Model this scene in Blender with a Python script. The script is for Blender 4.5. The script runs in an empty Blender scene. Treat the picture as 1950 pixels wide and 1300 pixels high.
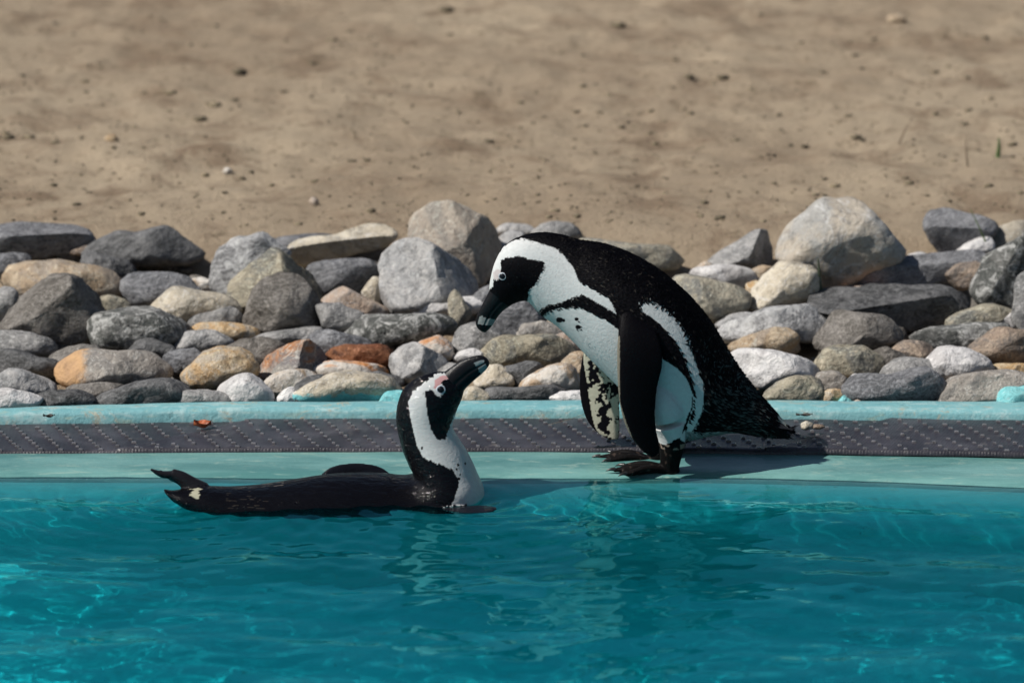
import bpy, bmesh, math, random
import numpy as np
from mathutils import Vector, Matrix, noise
from mathutils.kdtree import KDTree
from mathutils.bvhtree import BVHTree

scene = bpy.context.scene
C = scene.collection

# ------------------------------------------------------------------ camera, sky, sun, exposure
TILT = math.radians(14.0)          # the camera looks down this much
PXM = 0.00085                      # metres per photo pixel at the focus distance
DIST = 7.0
cT, sT = math.cos(TILT), math.sin(TILT)
CAM = Vector((0.0, -DIST * cT, (893 - 650) * PXM / cT + DIST * sT))
cam_data = bpy.data.cameras.new('camera')
cam = bpy.data.objects.new('camera', cam_data)
C.objects.link(cam)
cam.location = CAM
cam.rotation_euler = (math.pi / 2 - TILT, 0, 0)
cam_data.sensor_width = 36
cam_data.lens = 36 * DIST / (1950 * PXM)
cam_data.clip_start = 0.1
cam_data.clip_end = 500
cam_data.dof.use_dof = True
cam_data.dof.focus_distance = DIST - 0.02
cam_data.dof.aperture_fstop = 4.2
scene.camera = cam

SUN_DIR = Vector((0.94 * 0.68, 0.34 * 0.68, -0.74)).normalized()    # the way the light travels
elev = math.asin(-SUN_DIR.z)
azim = math.atan2(-SUN_DIR.x, -SUN_DIR.y)
world = bpy.data.worlds.new('World')
scene.world = world
world.use_nodes = True
wn = world.node_tree
sky = wn.nodes.new('ShaderNodeTexSky')
sky.sky_type = 'NISHITA'
sky.sun_disc = False
sky.sun_elevation = elev
sky.sun_rotation = azim
wn.links.new(sky.outputs[0], wn.nodes['Background'].inputs[0])
wn.nodes['Background'].inputs[1].default_value = 0.05
sun_data = bpy.data.lights.new('sun', 'SUN')
sun_data.energy = 5.0
sun_data.angle = math.radians(0.5)
sun_data.color = (1.0, 0.95, 0.88)
sun_data.cycles.is_caustics_light = True
sun = bpy.data.objects.new('sun', sun_data)
sun.rotation_euler = SUN_DIR.to_track_quat('-Z', 'Y').to_euler()
sun.location = (-4, -3, 6)
C.objects.link(sun)

scene.view_settings.view_transform = 'Standard'
scene.view_settings.look = 'None'
scene.view_settings.exposure = 0.12
scene.view_settings.gamma = 1.0
scene.view_settings.use_curve_mapping = False
scene.render.engine = 'CYCLES'
scene.cycles.use_denoising = True
scene.cycles.max_bounces = 8
scene.cycles.diffuse_bounces = 3
scene.cycles.glossy_bounces = 3
scene.cycles.transmission_bounces = 4
scene.cycles.sample_clamp_indirect = 4.0
scene.cycles.blur_glossy = 0.5

# ------------------------------------------------------------------ helpers
rnd = random.Random(7)
nrng = np.random.default_rng(11)
RIGHT, FWD, UP = Vector((1, 0, 0)), Vector((0, cT, -sT)), Vector((0, sT, cT))


def ray(px, py):
    return FWD + RIGHT * ((px - 975) * PXM / DIST) + UP * ((650 - py) * PXM / DIST)


def at_y(px, py, y):
    d = ray(px, py)
    return CAM + d * ((y - CAM.y) / d.y)


def at_z(px, py, z):
    d = ray(px, py)
    return CAM + d * ((z - CAM.z) / d.z)


def to_px(co):
    """photo pixel of an (n,3) array of points, for measuring markings on the side drawing"""
    q = co - np.array(CAM)
    dep = q @ np.array(FWD)
    return np.stack([975 + q[:, 0] / dep * DIST / PXM,
                     650 - (q @ np.array(UP)) / dep * DIST / PXM], 1)


def inside(poly, pts):
    poly = np.asarray(poly, float)
    x, y = pts[:, 0], pts[:, 1]
    r = np.zeros(len(pts), bool)
    n = len(poly)
    for i in range(n):
        x0, y0 = poly[i]
        x1, y1 = poly[(i + 1) % n]
        if y0 == y1:
            continue
        c = ((y0 > y) != (y1 > y)) & (x < (x1 - x0) * (y - y0) / (y1 - y0) + x0)
        r ^= c
    return r


def zoomed(ox, oy, s, txt):
    out = []
    for t in txt.split():
        a, b = t.split(',')
        out.append((ox + float(a) / s, oy + float(b) / s))
    return out


def mesh_obj(name, verts, faces, mat, parent=None, smooth=True):
    me = bpy.data.meshes.new(name)
    me.from_pydata([tuple(v) for v in verts], [], [tuple(f) for f in faces])
    me.materials.append(mat)
    if smooth:
        me.shade_smooth()
    o = bpy.data.objects.new(name, me)
    C.objects.link(o)
    if parent is not None:
        o.parent = parent
    return o


def tag(o, label=None, cat=None, group=None, kind=None):
    if label:
        o['label'] = label
    if cat:
        o['category'] = cat
    if group:
        o['group'] = group
    if kind:
        o['kind'] = kind
    return o


def catmull(P, m):
    """resample rows of P with m steps between each pair"""
    P = np.asarray(P, float)
    Q = np.vstack([2 * P[0] - P[1], P, 2 * P[-1] - P[-2]])
    out = []
    for i in range(1, len(Q) - 2):
        p0, p1, p2, p3 = Q[i - 1], Q[i], Q[i + 1], Q[i + 2]
        for k in range(m):
            t = k / m
            out.append(.5 * (2 * p1 + (p2 - p0) * t + (2 * p0 - 5 * p1 + 4 * p2 - p3) * t * t
                             + (3 * p1 - p0 - 3 * p2 + p3) * t ** 3))
    out.append(P[-1])
    return np.array(out)


# ------------------------------------------------------------------ materials
def new_mat(name):
    m = bpy.data.materials.new(name)
    m.use_nodes = True
    nt = m.node_tree
    return m, nt, nt.nodes['Principled BSDF']


def nd(nt, typ, **kw):
    n = nt.nodes.new(typ)
    for k, v in kw.items():
        if k in n.inputs:
            n.inputs[k].default_value = v
        else:
            setattr(n, k, v)
    return n


def mixc(nt, fac, a, b):
    n = nt.nodes.new('ShaderNodeMix')
    n.data_type = 'RGBA'
    for sock, v in ((n.inputs[0], fac), (n.inputs[6], a), (n.inputs[7], b)):
        if isinstance(v, (int, float)):
            sock.default_value = v
        elif isinstance(v, tuple):
            sock.default_value = (*v, 1) if len(v) == 3 else v
        else:
            nt.links.new(v, sock)
    return n.outputs[2]


def ramp(nt, src, lo, hi):
    n = nt.nodes.new('ShaderNodeMapRange')
    n.inputs[1].default_value = lo
    n.inputs[2].default_value = hi
    n.interpolation_type = 'SMOOTHSTEP'
    nt.links.new(src, n.inputs[0])
    return n.outputs[0]


def noise_tex(nt, vec, scale, detail=4, rough=.55, dist=0.0):
    n = nd(nt, 'ShaderNodeTexNoise', Scale=scale, Detail=detail, Roughness=rough, Distortion=dist)
    if vec is not None:
        nt.links.new(vec, n.inputs['Vector'])
    return n.outputs[0]


def bump(nt, bsdf, height, strength, distance):
    b = nd(nt, 'ShaderNodeBump', Strength=strength, Distance=distance)
    nt.links.new(height, b.inputs['Height'])
    nt.links.new(b.outputs[0], bsdf.inputs['Normal'])
    return b


def rock_mat(name, c1, c2, c3=None, patch=(.42, .62), stripe=0.0, speck=.35, scale=22, rough=.75, c3f=.62):
    m, nt, b = new_mat(name)
    tc = nd(nt, 'ShaderNodeTexCoord')
    oi = nd(nt, 'ShaderNodeObjectInfo')
    mul = nd(nt, 'ShaderNodeVectorMath', operation='SCALE')
    comb = nd(nt, 'ShaderNodeCombineXYZ')
    for k in range(3):
        mm = nd(nt, 'ShaderNodeMath', operation='MULTIPLY')
        mm.inputs[1].default_value = 37.0 + 13 * k
        nt.links.new(oi.outputs['Random'], mm.inputs[0])
        nt.links.new(mm.outputs[0], comb.inputs[k])
    add = nd(nt, 'ShaderNodeVectorMath', operation='ADD')
    nt.links.new(tc.outputs['Object'], add.inputs[0])
    nt.links.new(comb.outputs[0], add.inputs[1])
    v = add.outputs[0]
    col = mixc(nt, ramp(nt, noise_tex(nt, v, scale, 5, .6, .6), *patch), c1, c2)
    if c3:
        col = mixc(nt, ramp(nt, noise_tex(nt, v, scale * c3f, 6, .66, 1.2), .47, .60), col, c3)
    if stripe:
        w = nd(nt, 'ShaderNodeTexWave', Scale=34.0, Distortion=16.0, Detail=5.0)
        w.inputs['Detail Scale'].default_value = 1.1
        w.bands_direction = 'Z'
        rot = nd(nt, 'ShaderNodeVectorRotate')
        rot.rotation_type = 'EULER_XYZ'
        rv = nd(nt, 'ShaderNodeVectorMath', operation='SCALE')
        rv.inputs[3].default_value = .012
        nt.links.new(comb.outputs[0], rv.inputs[0])
        nt.links.new(rv.outputs[0], rot.inputs['Rotation'])
        nt.links.new(v, rot.inputs['Vector'])
        nt.links.new(rot.outputs[0], w.inputs['Vector'])
        st = nd(nt, 'ShaderNodeMath', operation='MULTIPLY')
        st.inputs[1].default_value = stripe
        nt.links.new(ramp(nt, w.outputs['Fac'], .45, .95), st.inputs[0])
        lo = tuple(min(1, x * 2.4 + .04) for x in c1)
        col = mixc(nt, st.outputs[0], col, lo)
    # thin pale veins and dark seams
    vn = nd(nt, 'ShaderNodeMath', operation='SUBTRACT')
    vn.inputs[1].default_value = .5
    nt.links.new(noise_tex(nt, v, scale * .8, 4, .6, 1.6), vn.inputs[0])
    ab = nd(nt, 'ShaderNodeMath', operation='ABSOLUTE')
    nt.links.new(vn.outputs[0], ab.inputs[0])
    vf = nd(nt, 'ShaderNodeMath', operation='MULTIPLY_ADD')
    vf.inputs[1].default_value = -.5
    vf.inputs[2].default_value = .5
    nt.links.new(ramp(nt, ab.outputs[0], .0, .016), vf.inputs[0])
    col = mixc(nt, vf.outputs[0], col, tuple(min(.6, x * 1.9 + .05) for x in c2))
    # blotches of weathering, lighter and darker
    col = mixc(nt, ramp(nt, noise_tex(nt, v, 60, 6, .7, .3), .50, .74), col, tuple(x * .42 for x in c1))
    col = mixc(nt, ramp(nt, noise_tex(nt, v, 48, 6, .7, .6), .56, .78), col, tuple(min(.68, x * 1.6 + .03) for x in c2))
    sp = nd(nt, 'ShaderNodeMath', operation='MULTIPLY')
    sp.inputs[1].default_value = speck
    nt.links.new(ramp(nt, noise_tex(nt, v, 330, 2, .6), .52, .72), sp.inputs[0])
    dk = tuple(x * .28 for x in c1)
    col = mixc(nt, sp.outputs[0], col, dk)
    sp2 = nd(nt, 'ShaderNodeMath', operation='MULTIPLY')
    sp2.inputs[1].default_value = speck * .7
    nt.links.new(ramp(nt, noise_tex(nt, v, 210, 2, .6, .4), .56, .74), sp2.inputs[0])
    lt = tuple(min(.75, x * 1.7 + .03) for x in c2)
    col = mixc(nt, sp2.outputs[0], col, lt)
    # dust and per-stone value shift
    br = nd(nt, 'ShaderNodeBrightContrast')
    mr = nd(nt, 'ShaderNodeMapRange')
    mr.inputs[3].default_value = -.025
    mr.inputs[4].default_value = .025
    nt.links.new(oi.outputs['Random'], mr.inputs[0])
    nt.links.new(col, br.inputs[0])
    nt.links.new(mr.outputs[0], br.inputs[1])
    nt.links.new(br.outputs[0], b.inputs['Base Color'])
    b.inputs['Roughness'].default_value = rough
    b.inputs['Specular IOR Level'].default_value = .35
    h = nd(nt, 'ShaderNodeMath', operation='MULTIPLY_ADD')
    h.inputs[1].default_value = .5
    nt.links.new(noise_tex(nt, v, 150, 5, .65), h.inputs[0])
    nt.links.new(noise_tex(nt, v, 38, 5, .6, .7), h.inputs[2])
    bump(nt, b, h.outputs[0], .8, .009)
    return m


ROCK = {
    'dark': rock_mat('rock_dark', (0.057, 0.058, 0.060), (0.123, 0.123, 0.125), stripe=.35, speck=.4),
    'slate': rock_mat('rock_slate', (0.099, 0.101, 0.109), (0.167, 0.169, 0.177), stripe=.4, speck=.35),
    'grey': rock_mat('rock_grey', (0.159, 0.159, 0.159), (0.281, 0.275, 0.268), stripe=.2, speck=.45),
    'light': rock_mat('rock_light', (0.318, 0.318, 0.320), (0.400, 0.389, 0.378), (0.232, 0.232, 0.232), c3f=1.2, speck=.4),
    'white': rock_mat('rock_white', (.57, .56, .56), (.66, .645, .63), (.46, .445, .44), speck=.18),
    'whitetan': rock_mat('rock_white_tan', (0.497, 0.454, 0.400), (0.605, 0.583, 0.540), (0.389, 0.281, 0.184), speck=.3),
    'cream': rock_mat('rock_cream', (0.432, 0.378, 0.292), (0.562, 0.508, 0.410), (0.324, 0.292, 0.238), speck=.4),
    'ochre': rock_mat('rock_ochre', (0.432, 0.281, 0.140), (0.497, 0.389, 0.259), (0.356, 0.302, 0.238), speck=.5, scale=34),
    'tan': rock_mat('rock_tan', (0.346, 0.259, 0.173), (0.432, 0.346, 0.248), (0.293, 0.244, 0.195), speck=.5),
    'pinktan': rock_mat('rock_pink_tan', (0.367, 0.270, 0.205), (0.454, 0.367, 0.292), (0.317, 0.268, 0.232), speck=.3),
    'greentan': rock_mat('rock_green_tan', (0.207, 0.189, 0.146), (0.342, 0.305, 0.232), (0.146, 0.146, 0.134), stripe=.15, speck=.5),
    'rust': rock_mat('rock_rust', (0.159, 0.063, 0.034), (0.232, 0.104, 0.055), (0.098, 0.055, 0.043), speck=.35),
    'brown': rock_mat('rock_brown', (0.183, 0.134, 0.098), (0.268, 0.207, 0.152), (0.122, 0.104, 0.091), stripe=.2, speck=.5),
    'warm': rock_mat('rock_warm_grey', (0.256, 0.232, 0.207), (0.335, 0.308, 0.275), (0.195, 0.183, 0.171), speck=.4),
    'warmdark': rock_mat('rock_warm_dark', (0.104, 0.095, 0.085), (0.171, 0.159, 0.146), stripe=.3, speck=.4),
    'patch': rock_mat('rock_patched', (0.073, 0.077, 0.073), (0.134, 0.134, 0.128), (0.389, 0.389, 0.378), speck=.4, scale=26, c3f=1.5),
    'silver': rock_mat('rock_silver', (0.147, 0.147, 0.149), (0.294, 0.294, 0.296), (0.410, 0.410, 0.405), stripe=.55, c3f=1.2, speck=.3),
    'orangegrey': rock_mat('rock_orange_grey', (0.497, 0.292, 0.140), (0.317, 0.305, 0.281), (0.346, 0.313, 0.270), patch=(.36, .5), speck=.25, scale=7),
    'rustpatch': rock_mat('rock_rust_patched', (0.183, 0.171, 0.171), (0.305, 0.287, 0.256), (0.367, 0.162, 0.065), speck=.4, scale=16),
    'whiteorange': rock_mat('rock_white_orange', (0.518, 0.475, 0.421), (0.583, 0.540, 0.486), (0.497, 0.216, 0.076), speck=.25, scale=15),
    'sandy': rock_mat('rock_sandy', (.29, .245, .20), (.355, .305, .25), (.25, .225, .195), speck=.35, scale=14),
    'boulder': rock_mat('rock_boulder', (.33, .325, .31), (.41, .40, .38), (.40, .355, .295), speck=.25, scale=8),
    'teal': rock_mat('rock_teal_paint', (0.140, 0.454, 0.486), (0.205, 0.518, 0.540), (0.238, 0.497, 0.497), speck=.15),
}


def painted_base_rock():
    """tan stone whose foot got splashed with the pool paint"""
    m = ROCK['cream'].copy()
    m.name = 'rock_paint_splashed'
    nt = m.node_tree
    b = nt.nodes['Principled BSDF']
    src = b.inputs['Base Color'].links[0].from_socket
    tc = nd(nt, 'ShaderNodeTexCoord')
    sep = nd(nt, 'ShaderNodeSeparateXYZ')
    nt.links.new(tc.outputs['Object'], sep.inputs[0])
    ad = nd(nt, 'ShaderNodeMath', operation='MULTIPLY_ADD')
    ad.inputs[1].default_value = .035
    nt.links.new(noise_tex(nt, tc.outputs['Object'], 45, 4), ad.inputs[0])
    nt.links.new(sep.outputs[2], ad.inputs[2])
    f = ramp(nt, ad.outputs[0], .014, .019)
    nt.links.new(mixc(nt, f, (.15, .44, .47), src), b.inputs['Base Color'])
    return m


ROCK['paintfoot'] = painted_base_rock()


def orange_end_rock():
    """smooth grey stone, iron-stained orange at one end"""
    m = ROCK['warm'].copy()
    m.name = 'rock_orange_end'
    nt = m.node_tree
    b = nt.nodes['Principled BSDF']
    src = b.inputs['Base Color'].links[0].from_socket
    tc = nd(nt, 'ShaderNodeTexCoord')
    sep = nd(nt, 'ShaderNodeSeparateXYZ')
    nt.links.new(tc.outputs['Object'], sep.inputs[0])
    ad = nd(nt, 'ShaderNodeMath', operation='MULTIPLY_ADD')
    ad.inputs[1].default_value = .085
    nt.links.new(noise_tex(nt, tc.outputs['Object'], 22, 7, .7), ad.inputs[0])
    nt.links.new(sep.outputs[0], ad.inputs[2])
    f = ramp(nt, ad.outputs[0], -.020, .004)
    o = mixc(nt, ramp(nt, noise_tex(nt, tc.outputs['Object'], 60, 5), .35, .7), (.50, .31, .16), (.40, .25, .14))
    nt.links.new(mixc(nt, f, o, src), b.inputs['Base Color'])
    return m


ROCK['orangegrey'] = orange_end_rock()


def sand_material():
    m, nt, b = new_mat('sand')
    g = nd(nt, 'ShaderNodeNewGeometry')
    v = g.outputs['Position']
    col = mixc(nt, ramp(nt, noise_tex(nt, v, 1.6, 5, .6), .35, .7), (.355, .28, .20), (.45, .365, .264))
    col = mixc(nt, ramp(nt, noise_tex(nt, v, 5.5, 6, .7, .5), .47, .68), col, (.255, .190, .132))
    sp = nd(nt, 'ShaderNodeMath', operation='MULTIPLY')
    sp.inputs[1].default_value = .6
    nt.links.new(ramp(nt, noise_tex(nt, v, 34, 4, .65), .54, .70), sp.inputs[0])
    col = mixc(nt, sp.outputs[0], col, (.165, .128, .085))
    gs = nd(nt, 'ShaderNodeMath', operation='MULTIPLY')
    gs.inputs[1].default_value = .6
    nt.links.new(ramp(nt, noise_tex(nt, v, 22, 4, .7, .4), .64, .74), gs.inputs[0])
    col = mixc(nt, gs.outputs[0], col, (.135, .125, .065))
    nt.links.new(col, b.inputs['Base Color'])
    b.inputs['Roughness'].default_value = .95
    b.inputs['Specular IOR Level'].default_value = .1
    bump(nt, b, noise_tex(nt, v, 70, 7, .75), .8, .02)
    return m


def paint_material():
    """turquoise pool paint on concrete, wet towards the water"""
    m, nt, b = new_mat('pool_paint')
    g = nd(nt, 'ShaderNodeNewGeometry')
    v = g.outputs['Position']
    mp = nd(nt, 'ShaderNodeMapping')
    mp.inputs['Scale'].default_value = (1, 4.0, 4)
    nt.links.new(v, mp.inputs[0])
    col = mixc(nt, ramp(nt, noise_tex(nt, mp.outputs[0], 3.5, 6, .62, .4), .35, .68), (.135, .36, .345), (.195, .455, .43))
    col = mixc(nt, ramp(nt, noise_tex(nt, mp.outputs[0], 16, 6, .7, .8), .54, .72), col, (.27, .40, .35))
    col = mixc(nt, ramp(nt, noise_tex(nt, v, 70, 4, .6), .66, .78), col, (.10, .22, .21))
    nt.links.new(col, b.inputs['Base Color'])
    b.inputs['Roughness'].default_value = .38
    bump(nt, b, noise_tex(nt, v, 120, 5, .6), .22, .004)
    return m


def wet_paint_material():
    m = paint_material()
    m.name = 'wet_pool_paint'
    nt = m.node_tree
    b = nt.nodes['Principled BSDF']
    b.inputs['Roughness'].default_value = .3
    b.inputs['Coat Weight'].default_value = .35
    b.inputs['Coat Roughness'].default_value = .12
    g = nd(nt, 'ShaderNodeNewGeometry')
    mp = nd(nt, 'ShaderNodeMapping')
    mp.inputs['Scale'].default_value = (1, 4.5, 1)
    mp.inputs['Rotation'].default_value = (0, 0, .12)
    nt.links.new(g.outputs['Position'], mp.inputs[0])
    bb = nd(nt, 'ShaderNodeBump', Strength=.35, Distance=.006)
    nt.links.new(noise_tex(nt, mp.outputs[0], 26, 3, .5, 1.2), bb.inputs['Height'])
    nt.links.new(bb.outputs[0], b.inputs['Coat Normal'])
    return m


def curb_material():
    m = paint_material()
    m.name = 'kerb_paint'
    nt = m.node_tree
    b = nt.nodes['Principled BSDF']
    for n in nt.nodes:
        if n.type == 'MIX' and not n.inputs[6].is_linked and not n.inputs[7].is_linked:
            n.inputs[6].default_value = (.16, .40, .45, 1)
            n.inputs[7].default_value = (.205, .455, .49, 1)
    b.inputs['Roughness'].default_value = .6
    # scuffs worn pale, and grime
    src = b.inputs['Base Color'].links[0].from_socket
    g = nd(nt, 'ShaderNodeNewGeometry')
    mp = nd(nt, 'ShaderNodeMapping')
    mp.inputs['Scale'].default_value = (1, 2.6, 1)
    nt.links.new(g.outputs['Position'], mp.inputs[0])
    col = mixc(nt, ramp(nt, noise_tex(nt, mp.outputs[0], 21, 7, .75, .6), .50, .64), src, (.30, .47, .48))
    col = mixc(nt, ramp(nt, noise_tex(nt, mp.outputs[0], 13, 7, .75, 1.1), .55, .66), col, (.33, .33, .26))
    col = mixc(nt, ramp(nt, noise_tex(nt, mp.outputs[0], 37, 6, .75, .3), .60, .70), col, (.07, .17, .19))
    nt.links.new(col, b.inputs['Base Color'])
    bump(nt, b, noise_tex(nt, g.outputs['Position'], 60, 6, .7), .5, .006)
    return m


def recolour(m, lo, hi, hi2=None):
    for n in m.node_tree.nodes:
        if n.type == 'MIX' and not n.inputs[6].is_linked and not n.inputs[7].is_linked:
            n.inputs[6].default_value = (*lo, 1)
            n.inputs[7].default_value = (*hi, 1)
    return m


M_SAND = sand_material()
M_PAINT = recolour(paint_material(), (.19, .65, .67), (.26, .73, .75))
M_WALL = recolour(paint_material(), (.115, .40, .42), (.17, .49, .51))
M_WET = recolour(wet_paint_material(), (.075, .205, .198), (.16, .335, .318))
M_KERB = recolour(curb_material(), (.135, .335, .37), (.18, .395, .42))


def simple(name, c, r=.6, vary=.0, scale=60, bumpd=.0, spec=.5):
    m, nt, b = new_mat(name)
    tc = nd(nt, 'ShaderNodeTexCoord')
    if vary:
        col = mixc(nt, ramp(nt, noise_tex(nt, tc.outputs['Object'], scale, 5), .35, .68), tuple(x * (1 - vary) for x in c),
                   tuple(min(1, x * (1 + vary)) for x in c))
        nt.links.new(col, b.inputs['Base Color'])
    else:
        b.inputs['Base Color'].default_value = (*c, 1)
    b.inputs['Roughness'].default_value = r
    b.inputs['Specular IOR Level'].default_value = spec
    if bumpd:
        bump(nt, b, noise_tex(nt, tc.outputs['Object'], scale * 2, 5), .6, bumpd)
    return m


def water_material():
    m = bpy.data.materials.new('pool_water')
    m.use_nodes = True
    nt = m.node_tree
    nt.nodes.clear()
    out = nd(nt, 'ShaderNodeOutputMaterial')
    gl = nd(nt, 'ShaderNodeBsdfGlass', Roughness=0.0, IOR=1.6)
    at = nd(nt, 'ShaderNodeAttribute', attribute_name='depth')
    nt.links.new(mixc(nt, at.outputs['Fac'], (.86, .98, .99), (.22, .95, 1.0)), gl.inputs['Color'])
    g = nd(nt, 'ShaderNodeNewGeometry')
    mp = nd(nt, 'ShaderNodeMapping')
    mp.inputs['Scale'].default_value = (1, 1.9, 1)
    nt.links.new(g.outputs['Position'], mp.inputs[0])
    bb = nd(nt, 'ShaderNodeBump', Strength=.04, Distance=.010)
    nt.links.new(noise_tex(nt, mp.outputs[0], 20, 2, .5, .6), bb.inputs['Height'])
    nt.links.new(bb.outputs[0], gl.inputs['Normal'])
    nt.links.new(gl.outputs[0], out.inputs[0])
    return m


M_WATER = water_material()

# ------------------------------------------------------------------ the setting: pool, ledge, kerb, sand
# edges of the poolside, as seen along the pool: (x px, y px) pairs and their heights
XS_EDGE = np.linspace(-3.4, 3.4, 137)


def edge_line(pairs, z):
    P = np.array([tuple(at_z(a, b, z))[:2] for a, b in pairs])
    return np.interp(XS_EDGE, P[:, 0], P[:, 1])


def smooth1(a, n=3):
    for _ in range(n):
        a = np.concatenate([a[:1], (a[:-2] + 2 * a[1:-1] + a[2:]) / 4, a[-1:]])
    return a


Y_SHORE = smooth1(edge_line([(-900, 900), (0, 907), (500, 911), (1000, 911), (1300, 908), (1600, 914), (1950, 928), (2900, 960)], 0.0))
Y_MATF = smooth1(edge_line([(-900, 862), (0, 857), (500, 854), (1000, 853), (1400, 857), (1950, 866), (2900, 885)], 0.016))
Y_MATB = smooth1(edge_line([(-900, 815), (0, 806), (500, 799), (1000, 797), (1500, 799), (1950, 804), (2900, 815)], 0.016))
Y_KERB = smooth1(edge_line([(-900, 784), (0, 776), (250, 765), (700, 762), (1300, 760), (1950, 763), (2900, 770)], 0.036))


def strip(name, rows, mat, parent=None):
    """rows: list of (y array, z) across the poolside, swept along XS_EDGE"""
    V, F = [], []
    n = len(XS_EDGE)
    for yy, zz in rows:
        zz = np.broadcast_to(zz, yy.shape)
        V += [(x, y, z) for x, y, z in zip(XS_EDGE, yy, zz)]
    for r in range(len(rows) - 1):
        for i in range(n - 1):
            a = r * n + i
            F.append((a, a + 1, a + n + 1, a + n))
    o = mesh_obj(name, V, F, mat, parent)
    return o


WALL_Y = Y_SHORE - .115
FLOOR_Z = -.60
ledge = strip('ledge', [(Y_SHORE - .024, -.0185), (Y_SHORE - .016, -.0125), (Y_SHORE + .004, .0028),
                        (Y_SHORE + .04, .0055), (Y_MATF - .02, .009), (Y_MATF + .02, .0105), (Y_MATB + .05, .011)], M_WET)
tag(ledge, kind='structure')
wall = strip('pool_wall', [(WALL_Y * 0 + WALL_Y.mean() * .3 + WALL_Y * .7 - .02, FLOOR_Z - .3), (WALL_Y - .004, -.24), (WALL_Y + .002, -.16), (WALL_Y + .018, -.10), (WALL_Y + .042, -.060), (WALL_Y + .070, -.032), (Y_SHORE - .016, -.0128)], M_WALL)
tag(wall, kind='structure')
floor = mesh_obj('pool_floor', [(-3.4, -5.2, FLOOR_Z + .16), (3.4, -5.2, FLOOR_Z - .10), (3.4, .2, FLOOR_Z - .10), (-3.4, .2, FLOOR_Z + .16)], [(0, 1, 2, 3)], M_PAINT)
tag(floor, kind='structure')
kerb = strip('kerb', [(Y_MATB + .004, .004), (Y_MATB + .004, .027), (Y_MATB + .010, .033), (Y_MATB + .016, .0345), (Y_KERB - .012, .037), (Y_KERB + .004, .034), (Y_KERB + .01, .0)], M_KERB)
# uneven hand-trowelled edge
for v in kerb.data.vertices:
    nz = noise.noise(Vector((v.co.x * 6, v.co.y * 9, 3)))
    v.co.z += .0025 * nz + .0012 * noise.noise(Vector((v.co.x * 25, v.co.y * 25, 0)))
    v.co.y += .003 * noise.noise(Vector((v.co.x * 11, 0, 9)))
tag(kerb, kind='structure')

# bed of the stones and the sand bank behind it
BED_Y0, BED_Z0 = .46, .022
BED_SLOPE = math.tan(math.radians(10))
BED_LEN = .70


def bed_z(y):
    if y < BED_Y0 + BED_LEN:
        return BED_Z0 + max(0, y - BED_Y0) * BED_SLOPE
    return BED_Z0 + BED_LEN * BED_SLOPE + (y - BED_Y0 - BED_LEN) * .035


def sand_grid():
    xs = np.concatenate([np.linspace(-14, -2.1, 24), np.linspace(-2, 2, 190), np.linspace(2.1, 14, 24)])
    ys = np.concatenate([np.linspace(.44, 4.4, 210), np.linspace(4.6, 22, 34)])
    V, F = [], []
    for y in ys:
        for x in xs:
            z = bed_z(y)
            k = min(1, max(0, (y - .9) / .5))
            z += k * (.018 * noise.noise(Vector((x * 1.1, y * 1.1, 0))) + .014 * noise.noise(Vector((x * 3.5, y * 3.5, 4)))
                      + .013 * noise.noise(Vector((x * 9, y * 9, 8))) + .011 * noise.noise(Vector((x * 21, y * 21, 2))))
            bed = min(1, max(0, (y - .47) / .05)) * min(1, max(0, (1.12 - y) / .12))
            V.append((x, y, z - .004 - .034 * bed))
    n = len(xs)
    for j in range(len(ys) - 1):
        for i in range(n - 1):
            a = j * n + i
            F.append((a, a + 1, a + n + 1, a + n))
    return mesh_obj('sand', V, F, M_SAND)


sand = sand_grid()
tag(sand, 'pale brown trodden sand bank', kind='structure')
SAND_BVH = BVHTree.FromPolygons([v.co.copy() for v in sand.data.vertices], [tuple(p.vertices) for p in sand.data.polygons])


def on_sand(px, py):
    h = SAND_BVH.ray_cast(CAM, ray(px, py).normalized())[0]
    return h


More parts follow.
